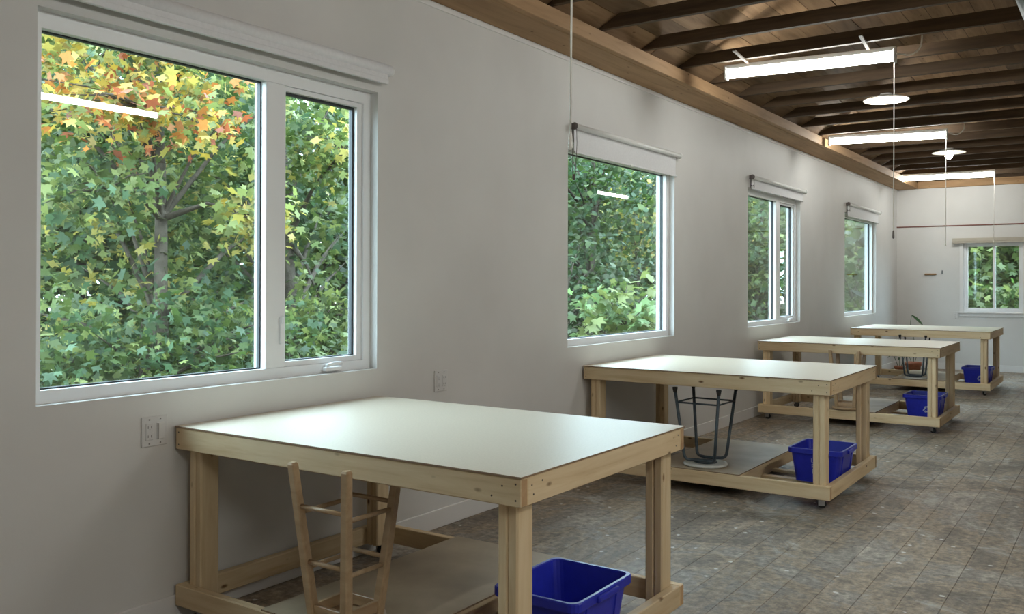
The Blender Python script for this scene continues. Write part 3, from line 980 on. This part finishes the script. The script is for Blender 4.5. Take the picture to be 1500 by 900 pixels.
# ================================================================== BINS
def recycling_mark(parent, x, z, y, s):
    """three chasing arrows as flat print"""
    bm = bmesh.new()
    for k in range(3):
        a = PI / 2 + k * 2 * PI / 3
        b = a - 2 * PI / 3
        p = Vector((math.cos(a), math.sin(a))) * s; q = Vector((math.cos(b), math.sin(b))) * s
        d = (q - p).normalized(); n = Vector((-d.y, d.x))
        p1 = p + d * s * 0.18; q1 = q - d * s * 0.62
        w = s * 0.16
        quad = [p1 + n * w, p1 - n * w, q1 - n * w, q1 + n * w]
        bm.faces.new([bm.verts.new((x + c.x, y, z + c.y)) for c in quad])
        tri = [q1 + n * w * 2, q1 - n * w * 2, q1 + d * s * 0.42]
        bm.faces.new([bm.verts.new((x + c.x, y, z + c.y)) for c in tri])
    r = bmesh.ops.extrude_face_region(bm, geom=list(bm.faces))
    for v in r['geom']:
        if isinstance(v, bmesh.types.BMVert): v.co.y += 0.0006
    bmesh.ops.recalc_face_normals(bm, faces=list(bm.faces))
    return link('recycling_mark', to_mesh(bm, 'recycling_mark', M['print']), parent)

def letter(parent, txt, x, z, y, size):
    cu = bpy.data.curves.new('letter', 'FONT'); cu.body = txt; cu.size = size; cu.extrude = 0.0004; cu.align_x = 'CENTER'
    ob = bpy.data.objects.new('tmp', cu); COL.objects.link(ob)
    dg = bpy.context.evaluated_depsgraph_get()
    me = bpy.data.meshes.new_from_object(ob.evaluated_get(dg))
    bpy.data.objects.remove(ob)
    me.materials.clear(); me.materials.append(M['print'])
    return link('printed_letter', me, parent, (x, y, z), (PI / 2, 0, 0))

BIN_Z = 0.0835
BIN_W, BIN_D, BIN_H = 0.355, 0.43, 0.305 - BIN_Z
def bin_mesh():
    bm = bmesh.new()
    def ring(w, d, z, r=0.035, n=4):
        vs = []
        for (sx, sy, a0) in ((1, 1, 0), (-1, 1, PI / 2), (-1, -1, PI), (1, -1, 3 * PI / 2)):
            for k in range(n + 1):
                a = a0 + PI / 2 * k / n
                vs.append(bm.verts.new((sx * (w / 2 - r) + r * math.cos(a), sy * (d / 2 - r) + r * math.sin(a), z)))
        return vs
    W, D, H = BIN_W, BIN_D, BIN_H
    seq = [ring(W - 0.085, D - 0.085, 0.004), ring(W - 0.08, D - 0.08, 0.0), ring(W - 0.082, D - 0.082, 0.002), ring(W - 0.035, D - 0.035, H - 0.035),
           ring(W - 0.004, D - 0.004, H - 0.034), ring(W, D, H - 0.030), ring(W, D, H - 0.004), ring(W - 0.006, D - 0.006, H), ring(W - 0.028, D - 0.028, H),
           ring(W - 0.034, D - 0.034, H - 0.004), ring(W - 0.09, D - 0.09, 0.008)]
    for A, B in zip(seq[:-1], seq[1:]):
        n = len(A)
        for k in range(n):
            f = bm.faces.new((A[k], A[(k + 1) % n], B[(k + 1) % n], B[k]))
    bm.faces.new(list(reversed(seq[0]))); bm.faces.new(seq[-1])
    return to_mesh(bm, 'tub', M['blue'])
BINM = bin_mesh()
def recycling_bin(x, y, label, marks):
    b = empty('recycling_bin', (x, y, BIN_Z)); tag(b, label, 'bin', 'blue recycling bins standing inside the table frames')
    link('tub', BINM, b)
    # ribs and handle pads on the room-side and aisle-side walls
    def wx(z): return (BIN_W - 0.082 + (0.047) * (z - 0.002) / (BIN_H - 0.037)) / 2
    for sx in (-1, 1):
        for yo in (-0.11, 0.11):
            bm = bmesh.new()
            z0, z1 = 0.03, BIN_H - 0.036
            v = []
            for z in (z0, z1):
                for (dx, dy) in ((0.0, -0.010), (0.006, -0.008), (0.006, 0.008), (0.0, 0.010)):
                    v.append(bm.verts.new((sx * (wx(z) + dx - 0.001), yo + dy, z)))
            for k in range(4):
                bm.faces.new((v[k], v[(k + 1) % 4], v[4 + (k + 1) % 4], v[4 + k]))
            bm.faces.new(v[:4]); bm.faces.new(v[4:])
            bmesh.ops.recalc_face_normals(bm, faces=list(bm.faces))
            link('rib', to_mesh(bm, 'rib', M['blue']), b)
        bm = bmesh.new(); add_box(bm, -0.009, 0.009, -0.075, 0.075, -0.012, 0.012); bevel(bm, 0.006, 2)
        link('handle', to_mesh(bm, 'handle', M['blue']), b, (sx * (BIN_W / 2 + 0.003), 0, BIN_H - 0.020))
    yf = -(BIN_D - 0.082 + 0.047 * 0.35) / 2 - 0.0015
    if marks == 'arrows':
        m = recycling_mark(b, 0.0, 0.0, 0.0, 0.042)
        m.location = (0.045, yf - 0.006, 0.155 - BIN_Z + 0.012); m.rotation_euler = (0.0, 0, 0)
        m.rotation_euler = (math.atan2(0.0235, BIN_H - 0.037), 0, 0)
    elif marks == 'letters':
        for k, ch in enumerate(('U', 'R', 'E')):
            lt = letter(b, ch, -0.012, 0.130 - 0.036 * k, yf - 0.007 + 0.004 * k, 0.042)
            lt.rotation_euler = (PI / 2 + math.atan2(0.0235, BIN_H - 0.037), 0, 0)
    return b
recycling_bin(1.535, 2.84, 'blue plastic bin under the foreground table, seen into from above', None)
recycling_bin(1.540, 6.20, 'blue plastic bin behind the corner leg of the second table', 'letters')
recycling_bin(1.565, 9.74, 'blue plastic bin with arrow mark under the third table', 'arrows')
recycling_bin(1.590, 13.32, 'blue plastic bin under the farthest table', 'arrows')

# ================================================================== STOOLS
SHELF_Z = 0.1572
def leg_loft(p0, p1, s0, s1, ch=0.25):
    """chamfered square leg from p0 (seat) to p1 (tip)"""
    bm = bmesh.new()
    p0, p1 = Vector(p0), Vector(p1)
    rings = []
    n = 7
    for k in range(n):
        t = k / (n - 1)
        p = p0.lerp(p1, t)
        s = (s0 + (s1 - s0) * t) / 2
        if k == n - 1: s *= 0.72
        if k == n - 2: p = p1 - (p1 - p0) * 0.015; s = s1 / 2
        c = s * (1 - ch)
        rings.append([bm.verts.new((p.x + a, p.y + b, p.z)) for a, b in ((s, -c), (s, c), (c, s), (-c, s), (-s, c), (-s, -c), (-c, -s), (c, -s))])
    for A, B in zip(rings[:-1], rings[1:]):
        for k in range(8):
            bm.faces.new((A[k], A[(k + 1) % 8], B[(k + 1) % 8], B[k]))
    bm.faces.new(list(reversed(rings[0]))); bm.faces.new(rings[-1])
    return bm

def wooden_stool(x, y, label, h=0.585, top=0.27, bot=0.165):
    """upside down: the round seat lies on the shelf, the legs point up"""
    s = empty('wooden_stool', (x, y, SHELF_Z)); tag(s, label, 'stool', 'wooden stools turned upside down on the shelves')
    lathe_obj('seat', [(0.12, 0.0), (0.142, 0.003), (0.148, 0.012), (0.145, 0.024), (0.135, 0.028)], M['stoolwood'], s, seg=36)
    def half(z): return (bot + (top - bot) * (z - 0.04) / (h - 0.04)) / 2
    for sx in (-1, 1):
        for sy in (-1, 1):
            a = half(0.028); b = half(h)
            link('leg', to_mesh(leg_loft((sx * a, sy * a, 0.028), (sx * b, sy * b, h), 0.036, 0.031), 'leg', M['stoolwood']), s)
    # seat frame and rungs
    for z, r, dz in ((0.052, None, 0), (0.215, 0.0085, 0.012), (0.415, 0.0085, 0.012)):
        q = half(z)
        for k in range(4):
            sx = 1 if k in (0, 1) else -1
            zz = z + (dz if k % 2 else -dz)
            hq = half(zz)
            if k % 2 == 0:   # along y at +-x
                A, B = (sx * hq, -hq + 0.012, zz), (sx * hq, hq - 0.012, zz)
            else:
                sy = 1 if k == 1 else -1
                A, B = (-hq + 0.012, sy * hq, zz), (hq - 0.012, sy * hq, zz)
            if r:
                tube_obj('rung', [A, B], r, M['stoolwood'], s, 10)
            else:
                if k % 2 == 0: board('seat_rail', A[0] - 0.009, A[0] + 0.009, A[1], B[1], z - 0.02, z + 0.02, 'y', M['stoolwood'], s, 0.002)
                else: board('seat_rail', A[0], B[0], A[1] - 0.009, A[1] + 0.009, z - 0.02, z + 0.02, 'x', M['stoolwood'], s, 0.002)
    return s

def metal_stool(x, y, label, h=0.515, top=0.155, bot=0.105, rot=0.0):
    s = empty('metal_stool', (x, y, SHELF_Z), rot); tag(s, label, 'stool', 'blue-grey metal stools turned upside down on the shelves')
    lathe_obj('seat', [(0.135, 0.0), (0.146, 0.003), (0.148, 0.010), (0.146, 0.017), (0.13, 0.019)], M['paleseat'], s, seg=36)
    bm = bmesh.new(); lathe(bm, [(0.075, 0.019), (0.08, 0.021), (0.08, 0.026), (0.07, 0.028)], 24)
    link('mounting_plate', to_mesh(bm, 'mounting_plate', M['steel']), s)
    R_ = 0.0105
    # two bent tubes make the four legs, crossing under the seat
    for k, sy in enumerate((-1, 1)):
        z0 = 0.040
        pts = [(-top, sy * top, h), (-bot, sy * bot, z0), (-bot * 0.0, sy * bot * 0.55, z0), (bot, sy * bot, z0), (top, sy * top, h)]
        pts = [pts[0], pts[1], (-bot * 0.35, sy * bot * 0.6, z0), (bot * 0.35, sy * bot * 0.6, z0), pts[3], pts[4]]
        tube_obj('leg', bend(pts, 0.05, 6), R_, M['steel'], s, 10)
    zb = h - 0.085
    q = bot + (top - bot) * (zb - 0.04) / (h - 0.04)
    cs = [(-q, -q, zb), (q, -q, zb), (q, q, zb), (-q, q, zb)]
    for k in range(4): tube_obj('brace', [cs[k], cs[(k + 1) % 4]], 0.006, M['steel'], s, 8)
    for sx in (-1, 1):
        for sy in (-1, 1):
            lathe_obj('foot', [(0.0115, 0.0), (0.014, 0.012), (0.018, 0.030), (0.017, 0.036), (0.008, 0.037)], M['rubber'], s, (sx * top, sy * top, h - 0.018), 12)
    return s
wooden_stool(0.893, 2.372, 'upside-down wooden stool leaning out in front of the foreground table')
metal_stool(0.862, 5.815, 'upside-down dark metal stool with pale seat under the second table')
wooden_stool(0.945, 9.225, 'upside-down wooden stool under the third table')
metal_stool(0.925, 12.722, 'upside-down dark metal stool with pale seat under the farthest table', h=0.555)

# ================================================================== PLANTS by the far wall
def pot_plant(x, y, r, h, label, tall):
    p = empty('potted_plant', (x, y, 0)); tag(p, label, 'plant', 'terracotta pots behind the farthest table')
    lathe_obj('pot', [(r * 0.62, 0.0), (r * 0.66, 0.004), (r * 0.92, h * 0.78), (r, h * 0.78), (r, h), (r * 0.9, h), (r * 0.86, h * 0.86)], M['terracotta'], p, seg=28)
    lathe_obj('soil', [(r * 0.86, h * 0.85), (r * 0.8, h * 0.88), (0.01, h * 0.9)], M['soil'], p, seg=20)
    stems = [((0.0, 0, h * 0.88), (0.02, -0.02, 0.55), (-0.035, -0.05, 0.80), (-0.01, -0.06, tall))] if tall > 0.7 else []
    for k in range(3):
        a = k * 2.1 + x * 5
        hh = h + 0.12 + 0.05 * k
        stems.append(((0.02 * math.cos(a), 0.02 * math.sin(a), h * 0.88), (0.05 * math.cos(a), 0.05 * math.sin(a), h + 0.06), (0.10 * math.cos(a), 0.10 * math.sin(a), hh)))
    for k, st in enumerate(stems):
        so = tube_obj('stem', bend(st, 0.05), 0.004, M['plantleaf'], p, 6)
        tip = Vector(st[-1])
        big = (k == 0 and tall > 0.7)
        ln, wd = (0.20, 0.055) if big else (0.10, 0.035)
        d = Vector((0.78, 0.1, -0.62)).normalized() if big else Vector((tip.x, tip.y, -0.02)).normalized()
        side = d.cross(Vector((0, 0, 1))).normalized()
        if big: side = (side * 0.6 + Vector((0.35, 0.0, 0.6))).normalized()
        nrm = side.cross(d).normalized()
        bm = bmesh.new()
        rows = []
        for i in range(8):
            t = i / 7
            w = wd / 2 * math.sin(PI * min(1, 0.06 + t * 0.94)) ** 0.8
            c = tip + d * ln * t + Vector((0, 0, -0.03 * t * t))
            rows.append([bm.verts.new(c - side * w + nrm * w * 0.25), bm.verts.new(c), bm.verts.new(c + side * w + nrm * w * 0.25)])
        for i in range(7):
            for j in range(2):
                bm.faces.new((rows[i][j], rows[i][j + 1], rows[i + 1][j + 1], rows[i + 1][j]))
        link('leaf', to_mesh(bm, 'leaf', M['plantleaf'], True), p)
    return p
pot_plant(0.585, 14.45, 0.115, 0.235, 'large terracotta pot with one tall stem whose leaf rises above the farthest table', 0.93)
pot_plant(0.36, 14.62, 0.075, 0.15, 'small terracotta pot beside the larger one behind the farthest table', 0.3)

# ================================================================== OUTDOORS
GZ = -0.6
tag(box_obj('ground', -60, 70, -30, 90, GZ - 0.3, GZ, M['ground']), 'leaf-strewn ground outside', kind='structure')

def leaf_template(maple=True):
    if maple:
        rim = [(90, 1.0), (70, 0.52), (42, 0.92), (20, 0.48), (-12, 0.66), (-45, 0.34), (-90, 0.16), (-135, 0.34), (-168, 0.66), (160, 0.48), (138, 0.92), (110, 0.52)]
    else:
        rim = [(90, 1.0), (45, 0.55), (0, 0.42), (-60, 0.35), (-120, 0.35), (180, 0.42), (135, 0.55)]
    pts = [(0, 0, 0.0)]
    for a, r in rim:
        x, y = r * math.cos(math.radians(a)), r * math.sin(math.radians(a))
        pts.append((x, y, -0.22 * r * r + 0.10 * abs(x)))
    n = len(rim)
    tris = [(0, 1 + k, 1 + (k + 1) % n) for k in range(n)]
    return np.array(pts, dtype=np.float32), np.array(tris, dtype=np.int32)
TMPL = {True: leaf_template(True), False: leaf_template(False)}

def foliage(name, parent, centers, spread, per, size, palette, weights, maple=True, up=0.7):
    """leaf polygons around the given twig tips"""
    P, T = TMPL[maple]
    centers = np.asarray(centers, dtype=np.float32)
    nC = len(centers)
    n = nC * per
    cc = np.repeat(centers, per, axis=0)
    offs = rng.normal(0, 1, (n, 3)).astype(np.float32) * np.array(spread, dtype=np.float32)
    pos = cc + offs
    nrm = rng.normal(0, 0.55, (n, 3)).astype(np.float32)
    nrm[:, 2] += up
    nrm /= np.linalg.norm(nrm, axis=1, keepdims=True)
    rnd = rng.normal(0, 1, (n, 3)).astype(np.float32)
    rnd[:, 2] -= 0.8
    t = rnd - nrm * np.sum(rnd * nrm, axis=1, keepdims=True)
    t /= np.linalg.norm(t, axis=1, keepdims=True)
    b = np.cross(t, nrm)
    sz = (size * rng.uniform(0.6, 1.25, n)).astype(np.float32)
    V = pos[:, None, :] + sz[:, None, None] * (P[None, :, 0, None] * b[:, None, :] + P[None, :, 1, None] * t[:, None, :] + P[None, :, 2, None] * nrm[:, None, :])
    nv = len(P)
    F = (T[None, :, :] + (np.arange(n, dtype=np.int32) * nv)[:, None, None]).reshape(-1, 3)
    V = V.reshape(-1, 3)
    pal = np.array(palette, dtype=np.float32)
    cidx = rng.choice(len(pal), size=nC, p=np.array(weights) / np.sum(weights))
    lidx = np.repeat(cidx, per)
    sw = rng.random(n) < 0.3
    lidx[sw] = rng.choice(len(pal), size=int(sw.sum()), p=np.array(weights) / np.sum(weights))
    colr = pal[lidx] * np.array((0.62, 0.55, 0.44), dtype=np.float32) * rng.uniform(0.7, 1.3, (n, 1)).astype(np.float32)
    me = bpy.data.meshes.new(name)
    me.vertices.add(len(V)); me.vertices.foreach_set('co', V.ravel())
    me.loops.add(len(F) * 3); me.loops.foreach_set('vertex_index', F.ravel())
    me.polygons.add(len(F)); me.polygons.foreach_set('loop_start', np.arange(0, len(F) * 3, 3, dtype=np.int32))
    me.polygons.foreach_set('loop_total', np.full(len(F), 3, dtype=np.int32))
    at = me.color_attributes.new('tint', 'FLOAT_COLOR', 'POINT')
    c4 = np.ones((n, nv, 4), dtype=np.float32); c4[:, :, :3] = colr[:, None, :]
    at.data.foreach_set('color', c4.ravel())
    me.materials.append(M['leaf'])
    me.update(calc_edges=True)
    o = link(name, me, parent)
    tag(o, kind='stuff')
    return o

G_DARK = (0.040, 0.078, 0.034); G_MID = (0.080, 0.140, 0.055); G_GREEN = (0.125, 0.195, 0.075)
G_PALE = (0.26, 0.34, 0.15); G_YEL = (0.46, 0.44, 0.16); YEL = (0.62, 0.50, 0.16); ORG = (0.55, 0.26, 0.12); RED = (0.42, 0.15, 0.10); TEAL = (0.085, 0.165, 0.105)

def tree(x, y, label, crown, nclus, per, size, palette, weights, trunk_r=0.10, maple=True, extra=(), group='trees outside the windows', lean=0.0, name='maple_tree', spread=0.16, up=0.7):
    """crown: (dx,dy,z, rx,ry,rz)"""
    t = empty(name, (x, y, GZ)); tag(t, label, 'tree', group)
    cx, cy, cz, rx, ry, rz = crown
    cz -= GZ
    top = cz + rz * 0.7
    pts = [(0, 0, -0.05), (lean * 0.3 + 0.03, -0.03, cz * 0.4), (cx * 0.5 + 0.05, cy * 0.5, cz), (cx * 0.8, cy * 0.8, top)]
    pts = bend(pts, 0.6, 5)
    n = len(pts)
    tube_obj('trunk', pts, [trunk_r * (1 - 0.75 * i / (n - 1)) for i in range(n)], M['bark'], t, 10)
    # twig tips filled through the crown, denser toward its surface
    u = rng.normal(0, 1, (nclus, 3)); u /= np.linalg.norm(u, axis=1, keepdims=True)
    rad = rng.random(nclus) ** 0.45
    tips = np.array((cx, cy, cz)) + u * rad[:, None] * np.array((rx, ry, rz))
    tips = tips[tips[:, 2] > 0.05]
    bm = bmesh.new()
    sel = tips[rng.permutation(len(tips))[:min(len(tips), 24)]]
    for q in sel:
        k = int(np.clip((q[2] * 0.75) / top * (n - 1), 1, n - 1))
        a = Vector(pts[k]); b = Vector(q)
        m_ = a.lerp(b, 0.5) + Vector((0, 0, 0.12))
        L_ = (b - a).length
        add_tube(bm, [a, m_, b], [min(trunk_r * 0.35, 0.012 + 0.012 * L_), 0.008 + 0.006 * L_, 0.004], 5, False)
    link('branches', to_mesh(bm, 'branches', M['bark']), t)
    foliage('foliage', t, tips, (spread, spread, spread * 0.7), per, size, palette, weights, maple, up)
    for k, (ec, en, ep, es, epal, ew) in enumerate(extra):
        u = rng.normal(0, 1, (en, 3)); u /= np.linalg.norm(u, axis=1, keepdims=True)
        tips = np.array((ec[0], ec[1], ec[2] - GZ)) + u * (rng.random(en) ** 0.5)[:, None] * np.array(ec[3:6])
        bm = bmesh.new()
        a = Vector(pts[n // 2])
        c = Vector((ec[0], ec[1], ec[2] - GZ))
        add_tube(bm, [a, a.lerp(c, 0.5) + Vector((0, 0, 0.15)), c], [trunk_r * 0.4, 0.02, 0.012], 6, False)
        for q in tips[:10]: add_tube(bm, [c, c.lerp(Vector(q), 0.5) + Vector((0, 0, 0.05)), Vector(q)], [0.011, 0.008, 0.003], 5, False)
        link('bough', to_mesh(bm, 'bough', M['bark']), t)
        foliage('bough_foliage', t, tips, (0.12, 0.12, 0.09), ep, es, epal, ew, True, 0.6)
    return t

greens = [G_DARK, G_MID, G_GREEN, G_PALE, G_YEL]
# seen through the nearest window
tree(-4.5, 5.30, 'maple with red, orange and yellow upper leaves outside the nearest window', (-1.0, 0.6, 2.6, 1.1, 2.3, 2.6), 620, 10, 0.085, [G_MID, G_GREEN, TEAL, G_PALE, G_YEL], [3, 5, 3, 3, 1.5], 0.10,
     extra=[((0.5, -0.55, 2.95, 0.55, 1.2, 0.45), 90, 9, 0.080, [YEL, ORG, RED, G_YEL, G_PALE], [4, 4, 2, 4, 3]),
            ((0.2, -0.6, 3.6, 0.8, 1.9, 0.45), 130, 9, 0.080, [YEL, G_YEL, G_PALE, ORG, G_GREEN], [4, 5, 5, 2, 2]),
            ((0.45, 0.75, 2.05, 0.35, 0.55, 0.35), 34, 9, 0.080, [G_YEL, YEL, G_PALE], [4, 1, 4]),
            ((0.3, -0.75, 2.2, 0.4, 0.6, 0.35), 40, 9, 0.080, [G_GREEN, G_PALE, TEAL], [4, 3, 3])])
tree(-5.2, 7.60, "dark-trunked maple with green leaves behind the nearest window's casement", (-1.3, 0.8, 2.5, 1.2, 2.1, 2.7), 520, 10, 0.085, [G_DARK, G_MID, G_GREEN, G_PALE, TEAL], [3, 4, 4, 2, 3], 0.12,
     extra=[((0.5, 0.35, 3.0, 0.5, 0.7, 0.5), 60, 9, 0.085, [G_GREEN, G_PALE, G_YEL], [4, 4, 2]), ((0.4, 0.15, 1.0, 0.4, 0.6, 0.35), 45, 9, 0.085, [G_GREEN, G_PALE, G_MID], [4, 3, 4])])
tree(-4.3, 4.6, 'low leafy green maple bush at the bottom of the nearest window', (0.0, 0.7, 0.55, 0.9, 2.3, 0.85), 480, 10, 0.075, [G_MID, G_GREEN, TEAL, G_PALE], [4, 4, 4, 2], 0.05, name='maple_bush')
# seen through the second window
tree(-5.6, 15.6, 'dark green dense tree filling the top of the second window', (0.0, 0.2, 3.0, 1.6, 2.6, 2.4), 420, 10, 0.11, [G_DARK, G_MID, TEAL, G_GREEN], [4, 4, 4, 1], 0.14, maple=False, name='dense_tree')
tree(-3.5, 12.9, 'pale green young maple standing low in the second window', (0.1, 0.1, 0.75, 0.75, 1.1, 0.85), 70, 8, 0.14, [G_PALE, (0.24, 0.40, 0.22), G_GREEN], [5, 5, 2], 0.03, name='young_maple')
tree(-6.2, 18.9, 'yellow-green tree at the right edge of the second window', (0.0, 0.0, 2.7, 0.8, 0.9, 1.6), 120, 9, 0.10, [G_YEL, G_PALE, YEL], [5, 4, 1], 0.07, maple=False, name='yellowing_tree')
tree(-5.0, 13.0, 'grey-green shrub in the middle of the second window', (0.0, 1.2, 1.0, 1.0, 2.0, 1.3), 220, 9, 0.10, [TEAL, G_MID, G_DARK, (0.13, 0.18, 0.13)], [3, 3, 2, 3], 0.05, maple=False, name='shrub')
# seen through the third and fourth windows
tree(-4.8, 23.0, 'green tree with a few yellow leaves outside the third window', (0.0, 0.6, 2.2, 1.6, 3.2, 2.6), 760, 9, 0.12, [G_MID, G_GREEN, TEAL, G_PALE, YEL], [4, 5, 4, 3, 0.6], 0.14, name='leafy_tree')
tree(-4.6, 32.0, 'pale green tree outside the last window before the corner', (0.0, 1.0, 2.2, 1.8, 4.2, 2.8), 480, 9, 0.13, [G_MID, G_GREEN, G_PALE, (0.15, 0.22, 0.12)], [4, 5, 3, 3], 0.16, name='leafy_tree')
tree(-6.0, 28.8, 'dark green tree behind the third window casement', (0.0, 0.0, 2.2, 1.4, 2.6, 2.6), 640, 9, 0.15, [G_DARK, G_MID, TEAL, G_GREEN], [4, 4, 3, 2], 0.14, maple=False, name='dense_tree')
tree(-6.4, 41.5, 'distant green tree low in the last window', (0.0, 0.0, 2.0, 1.6, 3.2, 2.6), 380, 9, 0.18, [G_DARK, G_MID, TEAL, G_GREEN], [3, 4, 3, 3], 0.14, maple=False, name='dense_tree')
# backdrop row
BK = ['first large backdrop tree behind the maples', 'second large backdrop tree behind the maples', 'third large backdrop tree beyond the second window', 'fourth large backdrop tree beyond the second window',
      'fifth large backdrop tree beyond the third window', 'sixth large backdrop tree beyond the third window', 'seventh large backdrop tree beyond the last window', 'eighth large backdrop tree beyond the last window', 'large backdrop tree farthest back beyond the third window']
for k, (bx, by) in enumerate(((-9.8, 7.5), (-10.2, 13.0), (-9.6, 19.0), (-10.0, 25.0), (-9.5, 31.5), (-9.8, 38.5), (-9.0, 46.0), (-8.0, 54.0), (-12.0, 47.5))):
    tree(bx, by, BK[k], (0.0, 0.0, 2.8, 1.9, 4.2, 3.8), 560, 9, 0.24, [G_DARK, G_MID, TEAL, G_GREEN, G_PALE], [4, 4, 3, 3, 1], 0.2, maple=False, group='backdrop trees', name='backdrop_tree', spread=0.3)
for k, (bx, by) in enumerate(((-14.5, 11.0), (-15.0, 21.0), (-14.5, 33.0))):
    tree(bx, by, ('tall distant tree farthest back behind the nearest window', 'tall distant tree farthest back behind the second window', 'tall distant tree farthest back behind the third window')[k], (0.0, 0.0, 3.2, 1.5, 6.0, 4.2), 420, 9, 0.36, [G_DARK, G_MID, TEAL, G_GREEN], [4, 4, 3, 3], 0.25, maple=False, group='backdrop trees', name='backdrop_tree', spread=0.4)
# seen through the far window
tree(1.25, 18.9, 'low green shrub at the bottom of the small end-wall window', (0.0, 0.0, 0.7, 1.5, 0.7, 0.75), 260, 9, 0.12, [G_MID, G_GREEN, (0.12, 0.24, 0.08), G_PALE], [3, 5, 5, 3], 0.05, name='shrub')
tree(0.1, 20.6, 'bright green tree in the left half of the small end-wall window', (0.5, -0.2, 1.6, 1.4, 1.2, 1.9), 420, 9, 0.13, [G_MID, G_GREEN, (0.12, 0.24, 0.08), G_PALE], [3, 5, 5, 3], 0.07)
tree(1.9, 21.2, 'yellow-green tree in the right half of the small end-wall window', (0.0, 0.0, 1.9, 1.3, 1.1, 1.8), 380, 9, 0.13, [G_GREEN, G_YEL, G_PALE, (0.2, 0.32, 0.08)], [3, 2, 5, 4], 0.08)
tree(1.2, 24.5, 'dark backdrop tree beyond the small end-wall window', (0.0, 0.0, 2.4, 4.0, 1.5, 3.2), 500, 9, 0.24, [G_DARK, G_MID, TEAL], [4, 4, 3], 0.2, maple=False, name='backdrop_tree', spread=0.3)
